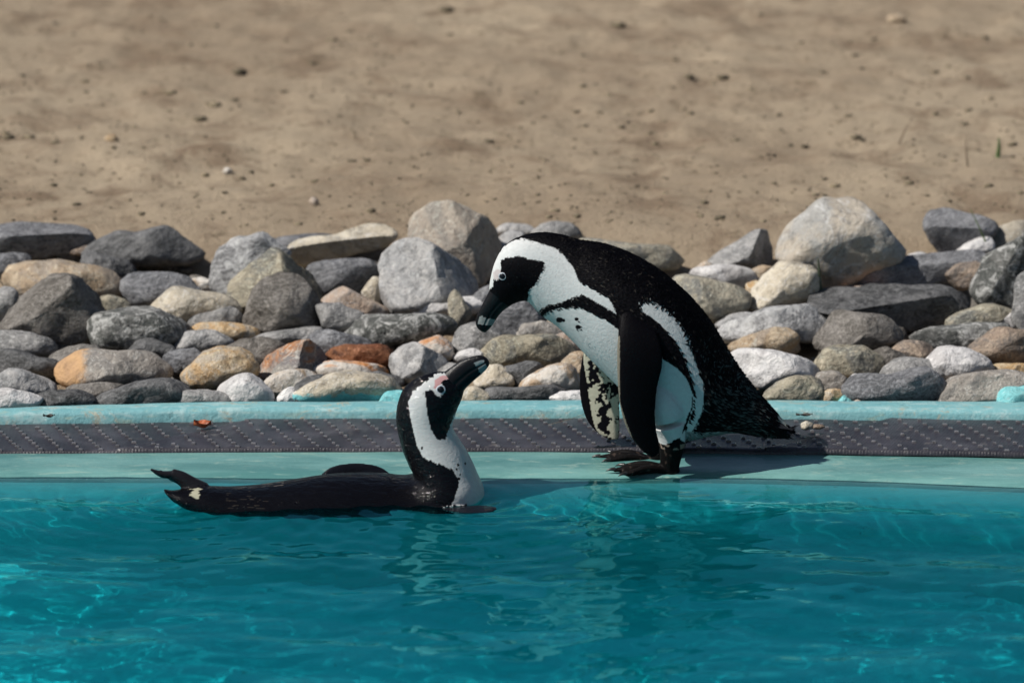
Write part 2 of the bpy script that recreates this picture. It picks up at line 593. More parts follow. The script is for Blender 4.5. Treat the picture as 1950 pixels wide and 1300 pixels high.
# ------------------------------------------------------------------ water: waves are real geometry so it refracts and throws caustics
def water_grid():
    xs = np.concatenate([np.linspace(-3.35, -1.05, 70), np.linspace(-1.04, 1.04, 560), np.linspace(1.05, 3.35, 70)])
    ys = np.concatenate([np.linspace(-5.1, -2.0, 90), np.linspace(-1.99, .03, 520)])
    X, Y = np.meshgrid(xs, ys)
    Z = np.zeros_like(X)
    r = np.random.default_rng(5)
    for i in range(90):
        L = .032 * (10 ** (r.random() * 1.05))
        a = math.pi / 2 + r.normal(0, .55)
        if i % 4 == 0:
            a = r.random() * math.pi
        k = 2 * math.pi / L
        ph = r.random() * 7
        wob = .25 * np.sin(X * r.uniform(2, 6) + Y * r.uniform(2, 6) + r.random() * 6)
        amp = .0019 * L * (L / .12) ** .42 * r.uniform(.4, 1.3)
        Z += amp * np.sin(k * (X * math.cos(a) + Y * math.sin(a)) + ph + wob * 3)
    for i in range(9):                                   # slow swell that shades the surface in bands
        L = r.uniform(.16, .5)
        a = math.pi / 2 + r.normal(0, .35)
        Z += .0029 * L * r.uniform(.5, 1) * np.sin(2 * math.pi / L * (X * math.cos(a) + Y * math.sin(a)) + r.random() * 7 + .8 * np.sin(X * r.uniform(2, 5) + r.random() * 6))
    # rings spreading from the swimmer and from the standing bird's feet
    for cx, cy, A, L in ((-.06, -.16, .0016, .044), (-.55, -.20, .0012, .040), (-.3, -.22, .0008, .05), (.26, -.04, .0007, .032)):
        R = np.hypot(X - cx, Y - cy)
        Z += A * np.sin(2 * math.pi * R / L) * np.exp(-R / .22)
    # patches of calmer water
    calm = .55 + .45 * np.sin(X * 2.3 + 1.3 * np.sin(Y * 3.1)) * np.sin(Y * 2.9 + X)
    Z *= .55 + .6 * calm
    shore = np.interp(X, XS_EDGE, Y_SHORE)
    Z *= np.clip((shore - Y) / .18, .22, 1)
    n = len(xs)
    V = np.stack([X, Y, Z], -1).reshape(-1, 3)
    idx = np.arange(V.shape[0]).reshape(len(ys), n)
    F = np.stack([idx[:-1, :-1], idx[:-1, 1:], idx[1:, 1:], idx[1:, :-1]], -1).reshape(-1, 4)
    o = mesh_obj('water', V.tolist(), F.tolist(), M_WATER)
    dep = np.clip((shore - Y) / .16, 0, 1).ravel()          # depth over the sloping ledge: shallow water is clearer
    at = o.data.attributes.new('depth', 'FLOAT', 'POINT')
    at.data.foreach_set('value', dep.astype(np.float32))
    return o


water = water_grid()
tag(water, kind='structure')
water.cycles.is_caustics_caster = True
for o in (ledge, wall, floor):
    o.cycles.is_caustics_receiver = True

# ------------------------------------------------------------------ stones along the kerb
PANEL = {'A': (0, 380, 3.25), 'B': (400, 380, 3.25), 'C': (800, 380, 3.25), 'D': (1250, 360, 3.095), 'E': (1550, 360, 3.095)}
# panel, stone kind, angularity, label, outline
STONES = [
 ('A', 'slate', .5, 'long dark blue-grey slab lying on the sand with a deep shadow under it', '-60,150 100,138 250,140 400,165 520,210 575,265 520,290 400,330 260,365 100,350 -60,330'),
 ('A', 'dark', .5, 'two-humped dark stone beside the long blue-grey slab, against the sand', '530,320 600,260 760,205 850,220 960,190 1040,165 1150,175 1220,220 1260,290 1240,370 1180,410 950,420 700,410 560,370'),
 ('A', 'brown', .4, 'small reddish sliver wedged between the long slab and the two-humped stone', '435,335 520,290 600,280 570,330 500,345'),
 ('A', 'slate', .4, 'dark purplish stone tucked under the long blue-grey slab', '-60,350 60,330 160,345 200,390 150,440 40,480 -60,490'),
 ('A', 'tan', .1, 'long rounded sand-coloured stone behind the big dark boulder', '20,510 70,440 180,400 380,375 560,400 660,440 730,500 765,570 740,620 620,610 400,600 100,570'),
 ('A', 'dark', .5, 'small dark stone behind the long sand-coloured stone', '510,360 580,320 680,350 780,370 840,420 830,470 760,500 690,470 560,420'),
 ('A', 'warmdark', .8, 'big dark angular boulder with a peaked top, in front of sand-coloured stone', '0,800 30,720 90,620 170,530 260,480 350,465 470,485 540,540 590,620 650,690 610,790 545,870 440,905 330,890 150,850'),
 ('A', 'slate', .3, 'flat bluish slate stone with a dark lower half, behind the speckled stone', '750,510 820,465 950,450 1080,465 1160,500 1250,545 1180,600 1050,650 900,670 820,640'),
 ('A', 'grey', .3, 'grey stone half hidden behind the big dark boulder', '-60,550 40,540 110,580 130,660 80,740 -60,750'),
 ('A', 'patch', .3, 'round speckled black and white stone beside the big dark boulder', '548,840 580,760 650,710 740,675 860,662 960,680 1040,730 1130,740 1170,800 1140,860 1060,910 900,930 700,920 570,900'),
 ('A', 'greentan', .3, 'small grey stone under the end of the long sand-coloured stone', '600,610 680,590 770,620 810,660 750,710 650,690'),
 ('A', 'cream', .4, 'cream stone with grey patches leaning behind the flat pale stone', '920,660 980,600 1060,550 1140,540 1260,570 1400,600 1490,660 1460,720 1250,760 1150,780 1020,730'),
 ('A', 'grey', .6, 'small grey ridged stone on the foot of the cream stone', '1165,770 1220,710 1330,680 1420,660 1500,700 1500,760 1320,800 1200,810'),
 ('A', 'ochre', .1, 'flat honey-yellow stone below the ridged grey stone', '1180,800 1280,765 1400,757 1520,775 1600,830 1560,880 1400,880 1250,860'),
 ('A', 'light', .1, 'flat oval pale grey pebble in front of the honey-yellow stone', '1080,890 1120,840 1200,810 1310,805 1400,830 1450,870 1410,930 1250,945 1120,930'),
 ('A', 'grey', .4, 'lumpy green-grey stone at the foot of the big dark boulder', '-60,830 60,810 200,820 290,850 350,910 330,970 200,990 60,950 -60,930'),
 ('A', 'dark', .3, 'long dark stone lying under the lumpy green-grey stone', '-60,930 100,925 220,975 350,1000 410,1040 350,1100 200,1100 -60,1080'),
 ('A', 'warmdark', .4, 'low dark stone between speckled stone and orange-ended grey stone', '310,970 400,920 520,895 640,915 650,990 500,1030 380,1050'),
 ('A', 'dark', .3, 'small dark stone resting against the front of the speckled stone', '790,930 850,870 940,855 1040,900 1095,935 1060,985 900,980'),
 ('A', 'orangegrey', .2, 'big smooth grey stone with one orange end, near the kerb', '355,1140 365,1060 410,990 500,940 600,925 740,930 860,935 960,950 1010,1000 1050,1060 1045,1120 900,1160 700,1175 500,1175'),
 ('A', 'slate', .3, 'dark slate stone between orange-ended stone and yellow speckled stone', '1010,970 1100,930 1200,920 1265,945 1220,1030 1150,1090 1050,1080'),
 ('A', 'ochre', .1, 'round yellow-orange speckled stone near the kerb', '1125,1120 1150,1050 1200,990 1280,940 1380,910 1480,915 1560,960 1600,1030 1595,1090 1500,1130 1350,1170 1210,1190 1145,1160'),
 ('A', 'warm', .2, 'small greyish stone set against the yellow speckled stone', '1275,1120 1320,1050 1400,1010 1480,1020 1545,1075 1510,1140 1400,1180 1300,1170'),
 ('A', 'light', .3, 'pale grey stone with fine dark specks under the long dark stone', '-60,1060 80,1045 180,1070 270,1110 345,1160 320,1210 150,1225 -60,1210'),
 ('A', 'white', .2, 'lilac-white stone at the end of the kerb', '-60,1195 80,1165 200,1190 265,1225 220,1285 60,1310 -60,1310'),
 ('A', 'dark', .3, 'dark finely striped low stone touching the kerb beside the lilac-white stone', '195,1285 260,1210 350,1180 480,1175 560,1210 597,1265 560,1290 380,1295'),
 ('A', 'warmdark', .2, 'low dark grey stone behind the dark striped kerb stones', '415,1195 500,1145 640,1130 770,1155 800,1200 680,1240 540,1235'),
 ('A', 'dark', .3, 'long dark striped stone in front of the orange-ended stone', '585,1285 640,1220 740,1180 860,1125 1000,1105 1100,1110 1185,1175 1160,1230 1050,1285'),
 ('A', 'grey', .1, 'low smooth grey stone on the kerb beside the white cobble', '1045,1285 1085,1215 1180,1185 1270,1175 1380,1190 1450,1230 1475,1285'),
 ('A', 'white', .1, 'clean white rounded cobble on the kerb below the yellow speckled stone', '1350,1175 1400,1130 1470,1085 1540,1075 1620,1110 1670,1170 1695,1235 1660,1280 1450,1280'),
 ('A', 'whitetan', .2, 'small pale stone in the gap by the flat slate stone', '1180,505 1260,480 1345,500 1345,570 1250,575'),
 ('B', 'silver', .7, 'craggy blue-grey and white patched rock at the edge of the sand', '0,500 30,390 90,270 150,240 220,260 330,205 420,220 490,290 430,420 280,520 110,600 20,580'),
 ('B', 'slate', .4, 'thin bluish slab behind the long cream stone', '390,270 480,230 620,210 760,212 810,240 700,300 520,330 440,310'),
 ('B', 'cream', .5, 'long cream stone with shadowed underside propped on top of the pile', '490,325 560,260 680,235 760,230 850,195 930,160 1020,150 1110,175 1145,235 1110,285 900,330 760,370 620,410 550,385'),
 ('B', 'greentan', .9, 'tan-grey pyramid-shaped rock behind the flat-topped dark stone', '110,610 130,540 220,440 320,340 385,305 430,330 520,420 620,470 690,580 660,660 480,680 250,690 130,660'),
 ('B', 'warmdark', .6, 'dark rounded stone with a flat oval face on top', '212,750 260,640 300,560 340,500 420,460 500,455 560,490 600,560 650,640 690,720 640,790 480,815 300,830 225,800'),
 ('B', 'slate', .3, 'dark grey twin-lobed stone under the long cream stone', '600,440 680,390 780,380 850,365 950,370 1045,400 1040,490 950,580 800,575 690,590 630,520'),
 ('B', 'light', .9, 'tall light grey ridged stone shaped like a pyramid with one shaded flank', '1050,410 1080,320 1130,260 1190,245 1250,250 1330,310 1450,380 1560,470 1640,570 1560,640 1350,690 1160,715 1090,700 1060,560'),
 ('B', 'cream', .2, 'small cream stone beside the base of the tall pyramid stone', '940,580 1000,510 1050,480 1080,580 1060,650 980,630'),
 ('B', 'pinktan', .3, 'pinkish tan stone in front of the twin-lobed stone', '660,645 720,590 800,540 880,545 970,590 1060,640 1095,700 1020,740 880,720 740,700'),
 ('B', 'grey', .4, 'plain grey stone between flat-topped dark stone and pinkish tan stone', '655,690 720,640 800,640 900,690 955,725 900,790 820,830 740,820 690,750'),
 ('B', 'patch', .5, 'long dark stone flecked with white, lying below the tall pyramid stone', '838,840 870,760 950,720 1100,710 1300,705 1480,720 1510,800 1430,850 1250,885 1100,910 960,900 870,880'),
 ('B', 'white', .2, 'long bright white stone behind the upright shard', '1150,710 1250,650 1380,615 1500,605 1600,600 1690,600 1745,640 1640,710 1400,730 1220,735'),
 ('B', 'greentan', .7, 'thin upright grey shard standing in front of the bright white stone', '1473,610 1500,570 1530,560 1570,620 1620,700 1610,770 1530,790 1488,750'),
 ('B', 'grey', .4, 'flat grey stone in front of the flat-topped dark stone', '270,860 400,820 520,800 640,785 705,805 680,870 560,905 400,910 300,890'),
 ('B', 'slate', .3, 'blue-grey stone behind the rusty brown stone', '585,880 640,820 720,805 850,840 990,895 940,960 780,985 690,970 630,930'),
 ('B', 'rust', .3, 'flat rusty brown stone', '715,980 740,935 830,905 950,895 1080,900 1145,930 1140,1000 1060,1040 900,1030 770,1010'),
 ('B', 'warmdark', .3, 'dark smooth stone behind the yellow speckled stone', '95,920 200,860 300,850 420,870 475,915 420,990 320,1040 230,1000 150,960'),
 ('B', 'rustpatch', .8, 'angular grey stone with rusty patches beside the rusty brown stone', '295,1090 330,1010 400,930 480,895 560,870 620,900 690,960 710,1040 640,1090 480,1080 350,1125'),
 ('B', 'whitetan', .2, 'white stone with tan veins below the rust-patched stone', '325,1130 400,1070 480,1050 600,1060 665,1090 640,1150 560,1210 430,1225 345,1195'),
 ('B', 'white', .2, 'small white pebble at the kerb beside the clean white cobble', '410,1260 440,1200 500,1160 550,1180 545,1265 470,1275'),
 ('B', 'whiteorange', .2, 'flat pale stone with an orange end below the rusty brown stone', '642,1080 690,1020 780,995 900,1005 1020,1030 1095,1065 1030,1110 850,1110 730,1110'),
 ('B', 'dark', .3, 'dark narrow stone leaning on the paint-splashed stone', '515,1250 530,1160 590,1110 680,1085 745,1090 720,1150 640,1220 560,1275'),
 ('B', 'paintfoot', .3, 'speckled tan stone with its foot splashed with turquoise paint', '515,1265 600,1190 700,1120 800,1070 880,1060 980,1075 1080,1110 1180,1150 1212,1195 1150,1265 1000,1280 700,1280'),
 ('B', 'dark', .2, 'flat dark stone on the back of the paint-splashed stone', '950,1090 1050,1060 1150,1090 1200,1130 1150,1160 1000,1140'),
 ('B', 'light', .6, 'pale grey peaked stone beside the rusty brown stone', '1113,1060 1140,970 1200,900 1280,885 1340,920 1420,960 1490,1015 1470,1090 1300,1140 1170,1130'),
 ('B', 'whiteorange', .2, 'white stone stained orange behind the pale grey peaked stone', '1235,910 1320,870 1400,840 1480,845 1505,900 1490,970 1435,1000 1350,970'),
 ('B', 'grey', .2, "small grey stone behind the swimming penguin's bill", '1390,1080 1480,1010 1560,1030 1570,1090 1450,1130'),
 ('B', 'teal', .1, 'low turquoise-painted stone on the kerb beside the paint-splashed stone', '1035,1275 1085,1195 1180,1180 1250,1220 1250,1290 1100,1300'),
 ('C', 'sandy', .7, 'large pale warm-grey rock standing behind the tall pyramid stone', '-60,140 20,60 120,30 220,15 300,60 380,120 450,180 490,240 475,340 430,420 360,500 330,540 250,490 140,430 50,350 -40,260'),
 ('C', 'light', .2, "pale stone just behind the standing penguin's crown", '430,350 455,270 500,220 560,195 640,215 660,300 560,380 470,400'),
 ('C', 'light', .2, 'low whitish stone on the sand behind the pale stone', '475,185 560,145 640,155 710,190 670,235 520,230'),
 ('C', 'grey', .2, "smooth grey dome on the sand behind the standing penguin's nape", '695,215 760,160 840,135 920,145 970,190 995,260 900,290 780,280'),
 ('C', 'greentan', .3, "long low olive-tan stone behind the standing penguin's shoulders", '970,240 1040,240 1200,265 1400,290 1560,300 1625,340 1610,410 1500,440 1350,420 1200,400 1040,330'),
 ('C', 'slate', .3, "dark grey stone directly behind the standing penguin's throat", '455,730 520,660 600,620 700,600 770,690 790,740 720,800 600,840 510,850 440,810'),
 ('C', 'warm', .3, "brown-grey low stone under the standing penguin's breast", '580,840 700,770 800,750 890,790 910,840 800,870 640,870'),
 ('C', 'grey', .2, "grey rounded stone below the standing penguin's bill tip", '203,910 215,820 260,770 340,760 430,790 515,835 490,920 410,960 300,960 230,970'),
 ('C', 'greentan', .2, 'wide olive and tan mottled stone between the two penguins', '385,970 420,880 500,840 640,835 780,835 880,860 950,920 968,970 900,1020 760,1040 600,1040 440,1020'),
 ('C', 'pinktan', .3, "pinkish stone behind the standing penguin's far flipper", '820,850 900,820 960,850 1010,900 1010,960 930,960 870,900'),
 ('C', 'white', .2, 'small white stone beside the grey rounded stone', '205,970 260,925 340,920 395,960 360,1010 240,1010'),
 ('C', 'cream', .3, "cream stone under the swimming penguin's bill", '335,1150 370,1060 420,1020 500,1025 560,1070 580,1140 530,1180 420,1185'),
 ('C', 'dark', .4, 'dark streaked stone between the cream stone and the white-tan stone', '515,1040 600,1000 700,1010 760,1040 720,1110 650,1170 580,1175 555,1100'),
 ('C', 'whitetan', .1, "smooth whitish tan cobble beside the standing penguin's far flipper", '620,1175 670,1110 760,1050 860,1015 940,1030 980,1080 985,1160 920,1200 760,1210 650,1205'),
 ('C', 'tan', .2, "tan stone partly covered by the standing penguin's far flipper", '870,1020 940,960 1000,940 1060,980 1060,1080 990,1110 930,1060'),
 ('C', 'dark', .5, 'flat black slab on the kerb between the penguins', '375,1185 500,1160 640,1160 800,1145 880,1160 905,1195 850,1250 600,1260 420,1245'),
 ('C', 'white', .2, "white low stone on the kerb behind the standing penguin's far flipper", '770,1255 850,1195 960,1180 1060,1190 1080,1260 900,1270'),
 ('C', 'cream', .2, "cream pebble on the kerb behind the swimming penguin's face", '235,1265 270,1170 330,1155 400,1185 455,1240 430,1270'),
 ('C', 'slate', .4, "mid-grey stone between the upright shard and the standing penguin's face", '295,640 340,560 390,530 460,530 480,640 420,720 340,720'),
 ('D', 'grey', .6, 'grey wedge-shaped stone with a dark end, beside the huge pale boulder', '315,455 380,390 480,320 570,250 620,240 660,265 685,340 685,430 640,465 480,475'),
 ('D', 'boulder', .5, 'huge pale boulder with faint orange stains, largest of the pile', '720,370 760,300 820,230 900,150 960,80 1010,60 1120,70 1230,110 1330,180 1420,240 1443,320 1430,400 1350,450 1260,490 1180,560 1080,600 980,585 880,520 760,430'),
 ('D', 'white', .1, 'smooth white stone in front of the grey wedge-shaped stone', '210,510 300,460 400,445 490,445 560,480 595,530 560,590 450,590 320,560'),
 ('D', 'tan', .3, 'small tan stone at the foot of the huge pale boulder', '555,480 640,450 700,460 700,520 640,560 580,540'),
 ('D', 'whitetan', .2, 'tiny pinkish white pebble at the thin end of the wedge-shaped stone', '235,460 290,425 335,435 330,475 255,490'),
 ('D', 'greentan', .4, "grey-green streaked stone right behind the standing penguin's back", '60,520 200,505 330,530 450,570 530,600 550,690 490,755 370,785 240,770 100,660'),
 ('D', 'ochre', .3, 'small orange-brown stone between the streaked stone and cream lumps', '525,630 540,560 600,540 650,560 640,640 560,670'),
 ('D', 'cream', .3, 'cream-white lumpy stone in front of the huge pale boulder', '548,700 560,620 620,560 680,500 740,445 830,430 920,460 965,520 965,610 940,670 800,690 680,725 590,745'),
 ('D', 'light', .2, 'flat off-white stone above the long silvery log-like stone', '350,790 440,740 540,725 610,735 600,790 470,840 380,830'),
 ('D', 'silver', .5, 'long silvery grain-streaked stone like driftwood', '370,850 440,790 560,750 680,700 800,680 900,690 960,710 1010,760 1025,840 970,900 860,900 740,860 640,870 540,890 430,905'),
 ('D', 'warmdark', .2, 'long dark cylindrical stone beside the silvery streaked stone', '935,890 1000,770 1025,715 1150,730 1300,755 1420,790 1447,840 1420,900 1320,935 1100,965 940,970'),
 ('D', 'tan', .4, 'rough tan stone under the silvery streaked stone', '430,940 500,890 600,850 680,820 760,815 830,870 842,950 800,990 640,985 490,965'),
 ('D', 'white', .1, "long smooth white stone behind the standing penguin's rump", '440,990 520,940 620,945 760,970 880,1010 957,1070 955,1120 870,1140 740,1155 620,1180 520,1120'),
 ('D', 'greentan', .3, 'olive-grey stone on the kerb under the long smooth white stone', '630,1205 720,1140 820,1100 900,1100 960,1150 980,1215 920,1260 760,1265 650,1255'),
 ('D', 'ochre', .2, 'low yellowish stone on the kerb beside the dark striped front slab', '920,1262 980,1190 1060,1175 1115,1195 1140,1262'),
 ('D', 'warm', .3, 'pinkish grey stone beside the end of the long white stone', '935,1150 955,1080 1040,1070 1125,1100 1155,1150 1080,1200 970,1200'),
 ('E', 'dark', .9, 'long black slate plank with a sharp shadowed front face', '-20,670 80,620 200,590 450,560 650,570 800,575 920,600 912,660 850,730 700,815 600,845 520,820 440,765 250,755 40,740'),
 ('E', 'slate', .6, 'thick grey slab lying behind the black slate plank', '235,560 280,490 360,450 500,435 650,430 800,400 900,370 1020,360 1020,430 920,500 790,570 620,585 450,590 300,595'),
 ('E', 'brown', .4, 'brown stone on the end of the thick grey slab', '775,500 830,445 920,425 1005,430 1000,510 950,590 850,595 795,560'),
 ('E', 'slate', .4, 'dark streaked stone propped up with a tan underside at the sand', '648,200 680,130 740,112 840,125 960,170 1075,225 1030,290 950,340 840,395 760,375 690,310'),
 ('E', 'white', .1, 'small white stone on the sand beside the huge pale boulder', '535,430 570,385 630,370 690,390 700,440 620,460'),
 ('E', 'white', .2, 'white stone under the dark propped-up stone', '835,400 890,330 960,290 1035,285 1060,350 980,400 890,415'),
 ('E', 'cream', .2, 'round tan-cream stone above the big grey patched rock', '1028,310 1060,240 1110,205 1180,185 1270,195 1310,280 1180,330 1070,350'),
 ('E', 'patch', .6, 'big dark rock with white blotches at the end of the slate plank', '925,620 980,500 1020,400 1060,340 1140,300 1260,290 1320,480 1290,660 1180,710 1060,710 970,680'),
 ('E', 'grey', .3, 'tall grey stone below the big dark blotched rock', '1165,720 1180,600 1230,510 1310,490 1330,840 1250,870 1180,820'),
 ('E', 'greentan', .4, 'thin greenish layered stone below the end of the slate plank', '780,815 880,730 1000,685 1120,675 1190,700 1150,780 1000,820 860,830'),
 ('E', 'white', .3, 'small white corner stone beside the tall grey stone', '1080,790 1140,730 1200,710 1220,810 1150,830'),
 ('E', 'patch', .5, 'flat black and white banded stone below the slate plank', '570,885 660,830 800,810 940,790 1060,785 1170,805 1160,870 1010,925 880,950 760,940 640,915'),
 ('E', 'brown', .2, 'rounded brown stone with tan crust near the turquoise-painted stone', '915,950 970,870 1040,830 1120,815 1230,840 1310,880 1300,990 1190,1035 1060,1035 970,990'),
 ('E', 'brown', .4, 'small brown stone with dark rings in front of the banded stone', '460,950 520,895 600,890 680,910 715,970 630,1020 510,1010'),
 ('E', 'warmdark', .3, 'low dark brown-grey stone behind the striped front slab', '320,970 420,930 500,960 560,1005 520,1070 400,1100 350,1040'),
 ('E', 'greentan', .3, 'peaked olive and grey stone in front of the long cylindrical stone', '0,1060 60,970 150,920 240,925 320,970 400,1050 405,1100 290,1125 160,1115 50,1095'),
 ('E', 'white', .1, 'bright white oval stone behind the striped front slab', '635,1020 720,950 820,925 920,940 1000,990 1055,1045 1010,1110 850,1140 770,1120 710,1060'),
 ('E', 'grey', .2, 'rounded grey stone leaning on the back of the striped front slab', '395,1110 440,1050 500,1005 560,990 680,1010 780,1040 815,1085 800,1140 600,1150'),
 ('E', 'slate', .3, 'broad dark striped slab with pale streaks at the front on the kerb', '172,1200 220,1110 300,1090 420,1100 560,1060 680,1050 760,1090 785,1160 760,1265 500,1275 260,1275 180,1240'),
 ('E', 'white', .2, 'white sliver of stone showing behind the striped front slab', '165,1160 230,1095 310,1088 300,1140 200,1190'),
 ('E', 'warm', .4, 'pale grey and tan rough stone on the kerb near the turquoise-painted stone', '730,1270 770,1160 860,1110 980,1075 1100,1065 1240,1080 1320,1150 1280,1230 1130,1275 900,1285'),
 ('E', 'teal', .2, 'round stone painted turquoise at the end of the kerb', '1075,1290 1095,1200 1150,1158 1250,1155 1330,1190 1350,1300 1200,1310'),
 ('E', 'ochre', .2, 'orange-tan flat stone behind the pale rough stone', '1020,1070 1100,1030 1200,1025 1310,1040 1320,1100 1150,1110'),
 ('E', 'whiteorange', .3, 'thin pale stone with an orange end on top of the slate plank', '175,620 250,575 350,560 445,565 400,605 240,630'),
 ('E', 'teal', .2, 'tiny turquoise-painted pebble at the foot of the striped front slab', '140,1270 180,1215 225,1240 220,1275'),
 ('E', 'pinktan', .2, 'small pinkish pebble on the kerb before the striped front slab', '225,1270 300,1205 350,1210 385,1245 370,1275'),
]


def stone_mesh(outline, ang, depth, seed, facets):
    """closed stone: outline radius by angle, bulged front and back, then flattened by break planes"""
    r = random.Random(seed)
    P = np.array(outline)
    c = np.array([(P[:, 0].min() + P[:, 0].max()) / 2, (P[:, 1].min() + P[:, 1].max()) / 2]) * .5 + P.mean(0) * .5
    n = 56
    R = np.zeros(n)
    for i in range(n):
        a = 2 * math.pi * i / n
        d = np.array([math.cos(a), math.sin(a)])
        best = 0
        for k in range(len(P)):
            p, q = P[k] - c, P[(k + 1) % len(P)] - c
            e = q - p
            den = d[0] * e[1] - d[1] * e[0]
            if abs(den) < 1e-12:
                continue
            t = (p[0] * e[1] - p[1] * e[0]) / den
            s = (p[0] * d[1] - p[1] * d[0]) / den
            if t > 0 and -1e-6 <= s <= 1 + 1e-6:
                best = max(best, t)
        R[i] = best
    for _ in range(int(round(3 - 2.2 * ang)) + 1):
        R = (np.roll(R, 1) + 2 * R + np.roll(R, -1)) / 4
    m = 26
    V = []
    size = float(np.sqrt(np.mean(R) ** 2))
    pw = .62 + .25 * (1 - ang)
    off = Vector((seed * 3.1, seed * 1.7, seed * .9))
    for j in range(1, m):
        ph = -math.pi / 2 + math.pi * j / m
        cp, sp = math.cos(ph) ** pw, math.sin(ph)
        for i in range(n):
            a = 2 * math.pi * i / n
            V.append(Vector((R[i] * cp * math.cos(a), sp * depth, R[i] * cp * math.sin(a))))
    V.append(Vector((0, -depth, 0)))
    V.append(Vector((0, depth, 0)))
    # break planes, mostly on the faces towards and above
    planes = []
    for fx, fy, fz, fr in facets:
        nn = Vector((fx, fy, fz)).normalized()
        planes.append((nn, max(nn.dot(v) for v in V) * fr))
    npl = (3 + int(7 * ang)) if not facets else 2
    for k in range(npl):
        nn = Vector((r.uniform(-1, 1), r.uniform(-1.5, .6), r.uniform(-.45, 1.0))).normalized()
        sup = max(nn.dot(v) for v in V)
        planes.append((nn, sup * r.uniform(.62, .86)))
    out = []
    for v in V:
        for nn, d in planes:
            e = nn.dot(v) - d
            if e > 0:
                v = v - nn * e * ((.6 + .38 * ang) if not facets else .94)
        q = v / max(size, .01)
        k = .10 * noise.noise(q * 1.3 + off) + .05 * noise.noise(q * 3.1 + off) + (.012 + .03 * ang) * noise.noise(q * 7 + off)
        out.append(v * (1 + k))
    # keep the traced width and height
    for ax, lo, hi in ((0, (P[:, 0] - c[0]).min(), (P[:, 0] - c[0]).max()), (2, (P[:, 1] - c[1]).min(), (P[:, 1] - c[1]).max())):
        a0, a1 = min(v[ax] for v in out), max(v[ax] for v in out)
        for v in out:
            v[ax] = lo + (v[ax] - a0) / (a1 - a0) * (hi - lo)
    F = []
    for j in range(m - 2):
        for i in range(n):
            a, b = j * n + i, j * n + (i + 1) % n
            F.append((a, b, b + n, a + n))
    b0, b1 = (m - 1) * n, (m - 1) * n + 1
    for i in range(n):
        F.append((b0, (i + 1) % n, i))
        F.append((b1, (m - 2) * n + i, (m - 2) * n + (i + 1) % n))
    return c, out, F


def bed_hit(px, py):
    d = ray(px, py)
    lo, hi = 4.0, 14.0
    for _ in range(50):
        mid = (lo + hi) / 2
        p = CAM + d * mid
        if p.z > bed_z(p.y):
            lo = mid
        else:
            hi = mid
    return CAM + d * lo


FACETS = {
    'tall light grey ridged stone shaped like a pyramid with one shaded flank': [(-.35, -.85, .35, .5), (.78, -.5, .35, .42)],
    'tan-grey pyramid-shaped rock behind the flat-topped dark stone': [(-.45, -.8, .45, .45), (.8, -.45, .4, .45)],
    'dark rounded stone with a flat oval face on top': [(-.12, -.72, .68, .6), (-.5, -.8, -.2, .75), (.8, -.5, .1, .7)],
    'big dark angular boulder with a peaked top, in front of sand-coloured stone': [(-.4, -.65, .6, .55), (.35, -.9, -.15, .55), (.8, -.3, .4, .7)],
    'long black slate plank with a sharp shadowed front face': [(-.05, -.45, .9, .25), (.3, -.85, -.45, .3)],
    'long dark blue-grey slab lying on the sand with a deep shadow under it': [(0, -.45, .9, .35), (.1, -.8, -.6, .35)],
    'long cream stone with shadowed underside propped on top of the pile': [(-.1, -.55, .85, .35), (.1, -.75, -.65, .35)],
    'grey wedge-shaped stone with a dark end, beside the huge pale boulder': [(-.5, -.6, .65, .4), (.85, -.5, .05, .5)],
    'large pale warm-grey rock standing behind the tall pyramid stone': [(-.25, -.9, .3, .55), (.85, -.5, .1, .45), (.1, -.9, -.3, .6)],
    'dark streaked stone propped up with a tan underside at the sand': [(0, -.5, .85, .35), (-.1, -.8, -.6, .4)],
    'pale grey peaked stone beside the rusty brown stone': [(-.5, -.7, .5, .5), (.7, -.6, .25, .5)],
    'angular grey stone with rusty patches beside the rusty brown stone': [(-.55, -.7, .45, .5), (.85, -.5, .1, .45)],
    'huge pale boulder with faint orange stains, largest of the pile': [(-.25, -.8, .5, .88), (.2, -.9, -.4, .86), (.1, -.5, .85, .9)],
    'thick grey slab lying behind the black slate plank': [(0, -.5, .86, .35), (.1, -.9, -.3, .5)],
    'big dark rock with white blotches at the end of the slate plank': [(-.5, -.7, .5, .55), (.4, -.9, -.1, .6)],
}

ROCK_SPOTS = []
for i, (pan, kind, ang, label, txt) in enumerate(STONES):
    ox, oy, s = PANEL[pan]
    pts = zoomed(ox, oy, s, txt)
    xs_ = [p[0] for p in pts]
    ys_ = [p[1] for p in pts]
    base = bed_hit(sum(xs_) / len(xs_), max(ys_) - 4)
    w, h = (max(xs_) - min(xs_)), (max(ys_) - min(ys_))
    scl = (base - CAM).length / DIST * PXM
    depth = .40 * math.sqrt(w * min(h * 1.5, w)) * scl
    yc = base.y + depth * .62
    # outline in a plane square to the view at the stone's own distance, in metres
    org = at_y(sum(xs_) / len(xs_), sum(ys_) / len(ys_), yc)
    dep = (org - CAM).dot(FWD)
    k = dep * PXM / DIST
    mx, my = sum(xs_) / len(xs_), sum(ys_) / len(ys_)
    loc = [((x - mx) * k * 1.06, (my - y) * k * 1.06) for x, y in pts]
    c, V, F = stone_mesh(loc, ang, depth, i + 3, FACETS.get(label, ()))
    rot = Matrix((RIGHT, FWD, UP)).transposed()
    V = [rot @ Vector(v) for v in V]
    o = mesh_obj('rock', V, F, ROCK[kind])
    o.location = org + RIGHT * c[0] + UP * c[1]
    tag(o, label, 'rock', 'rocks piled along the pool kerb')
    ROCK_SPOTS.append(o)

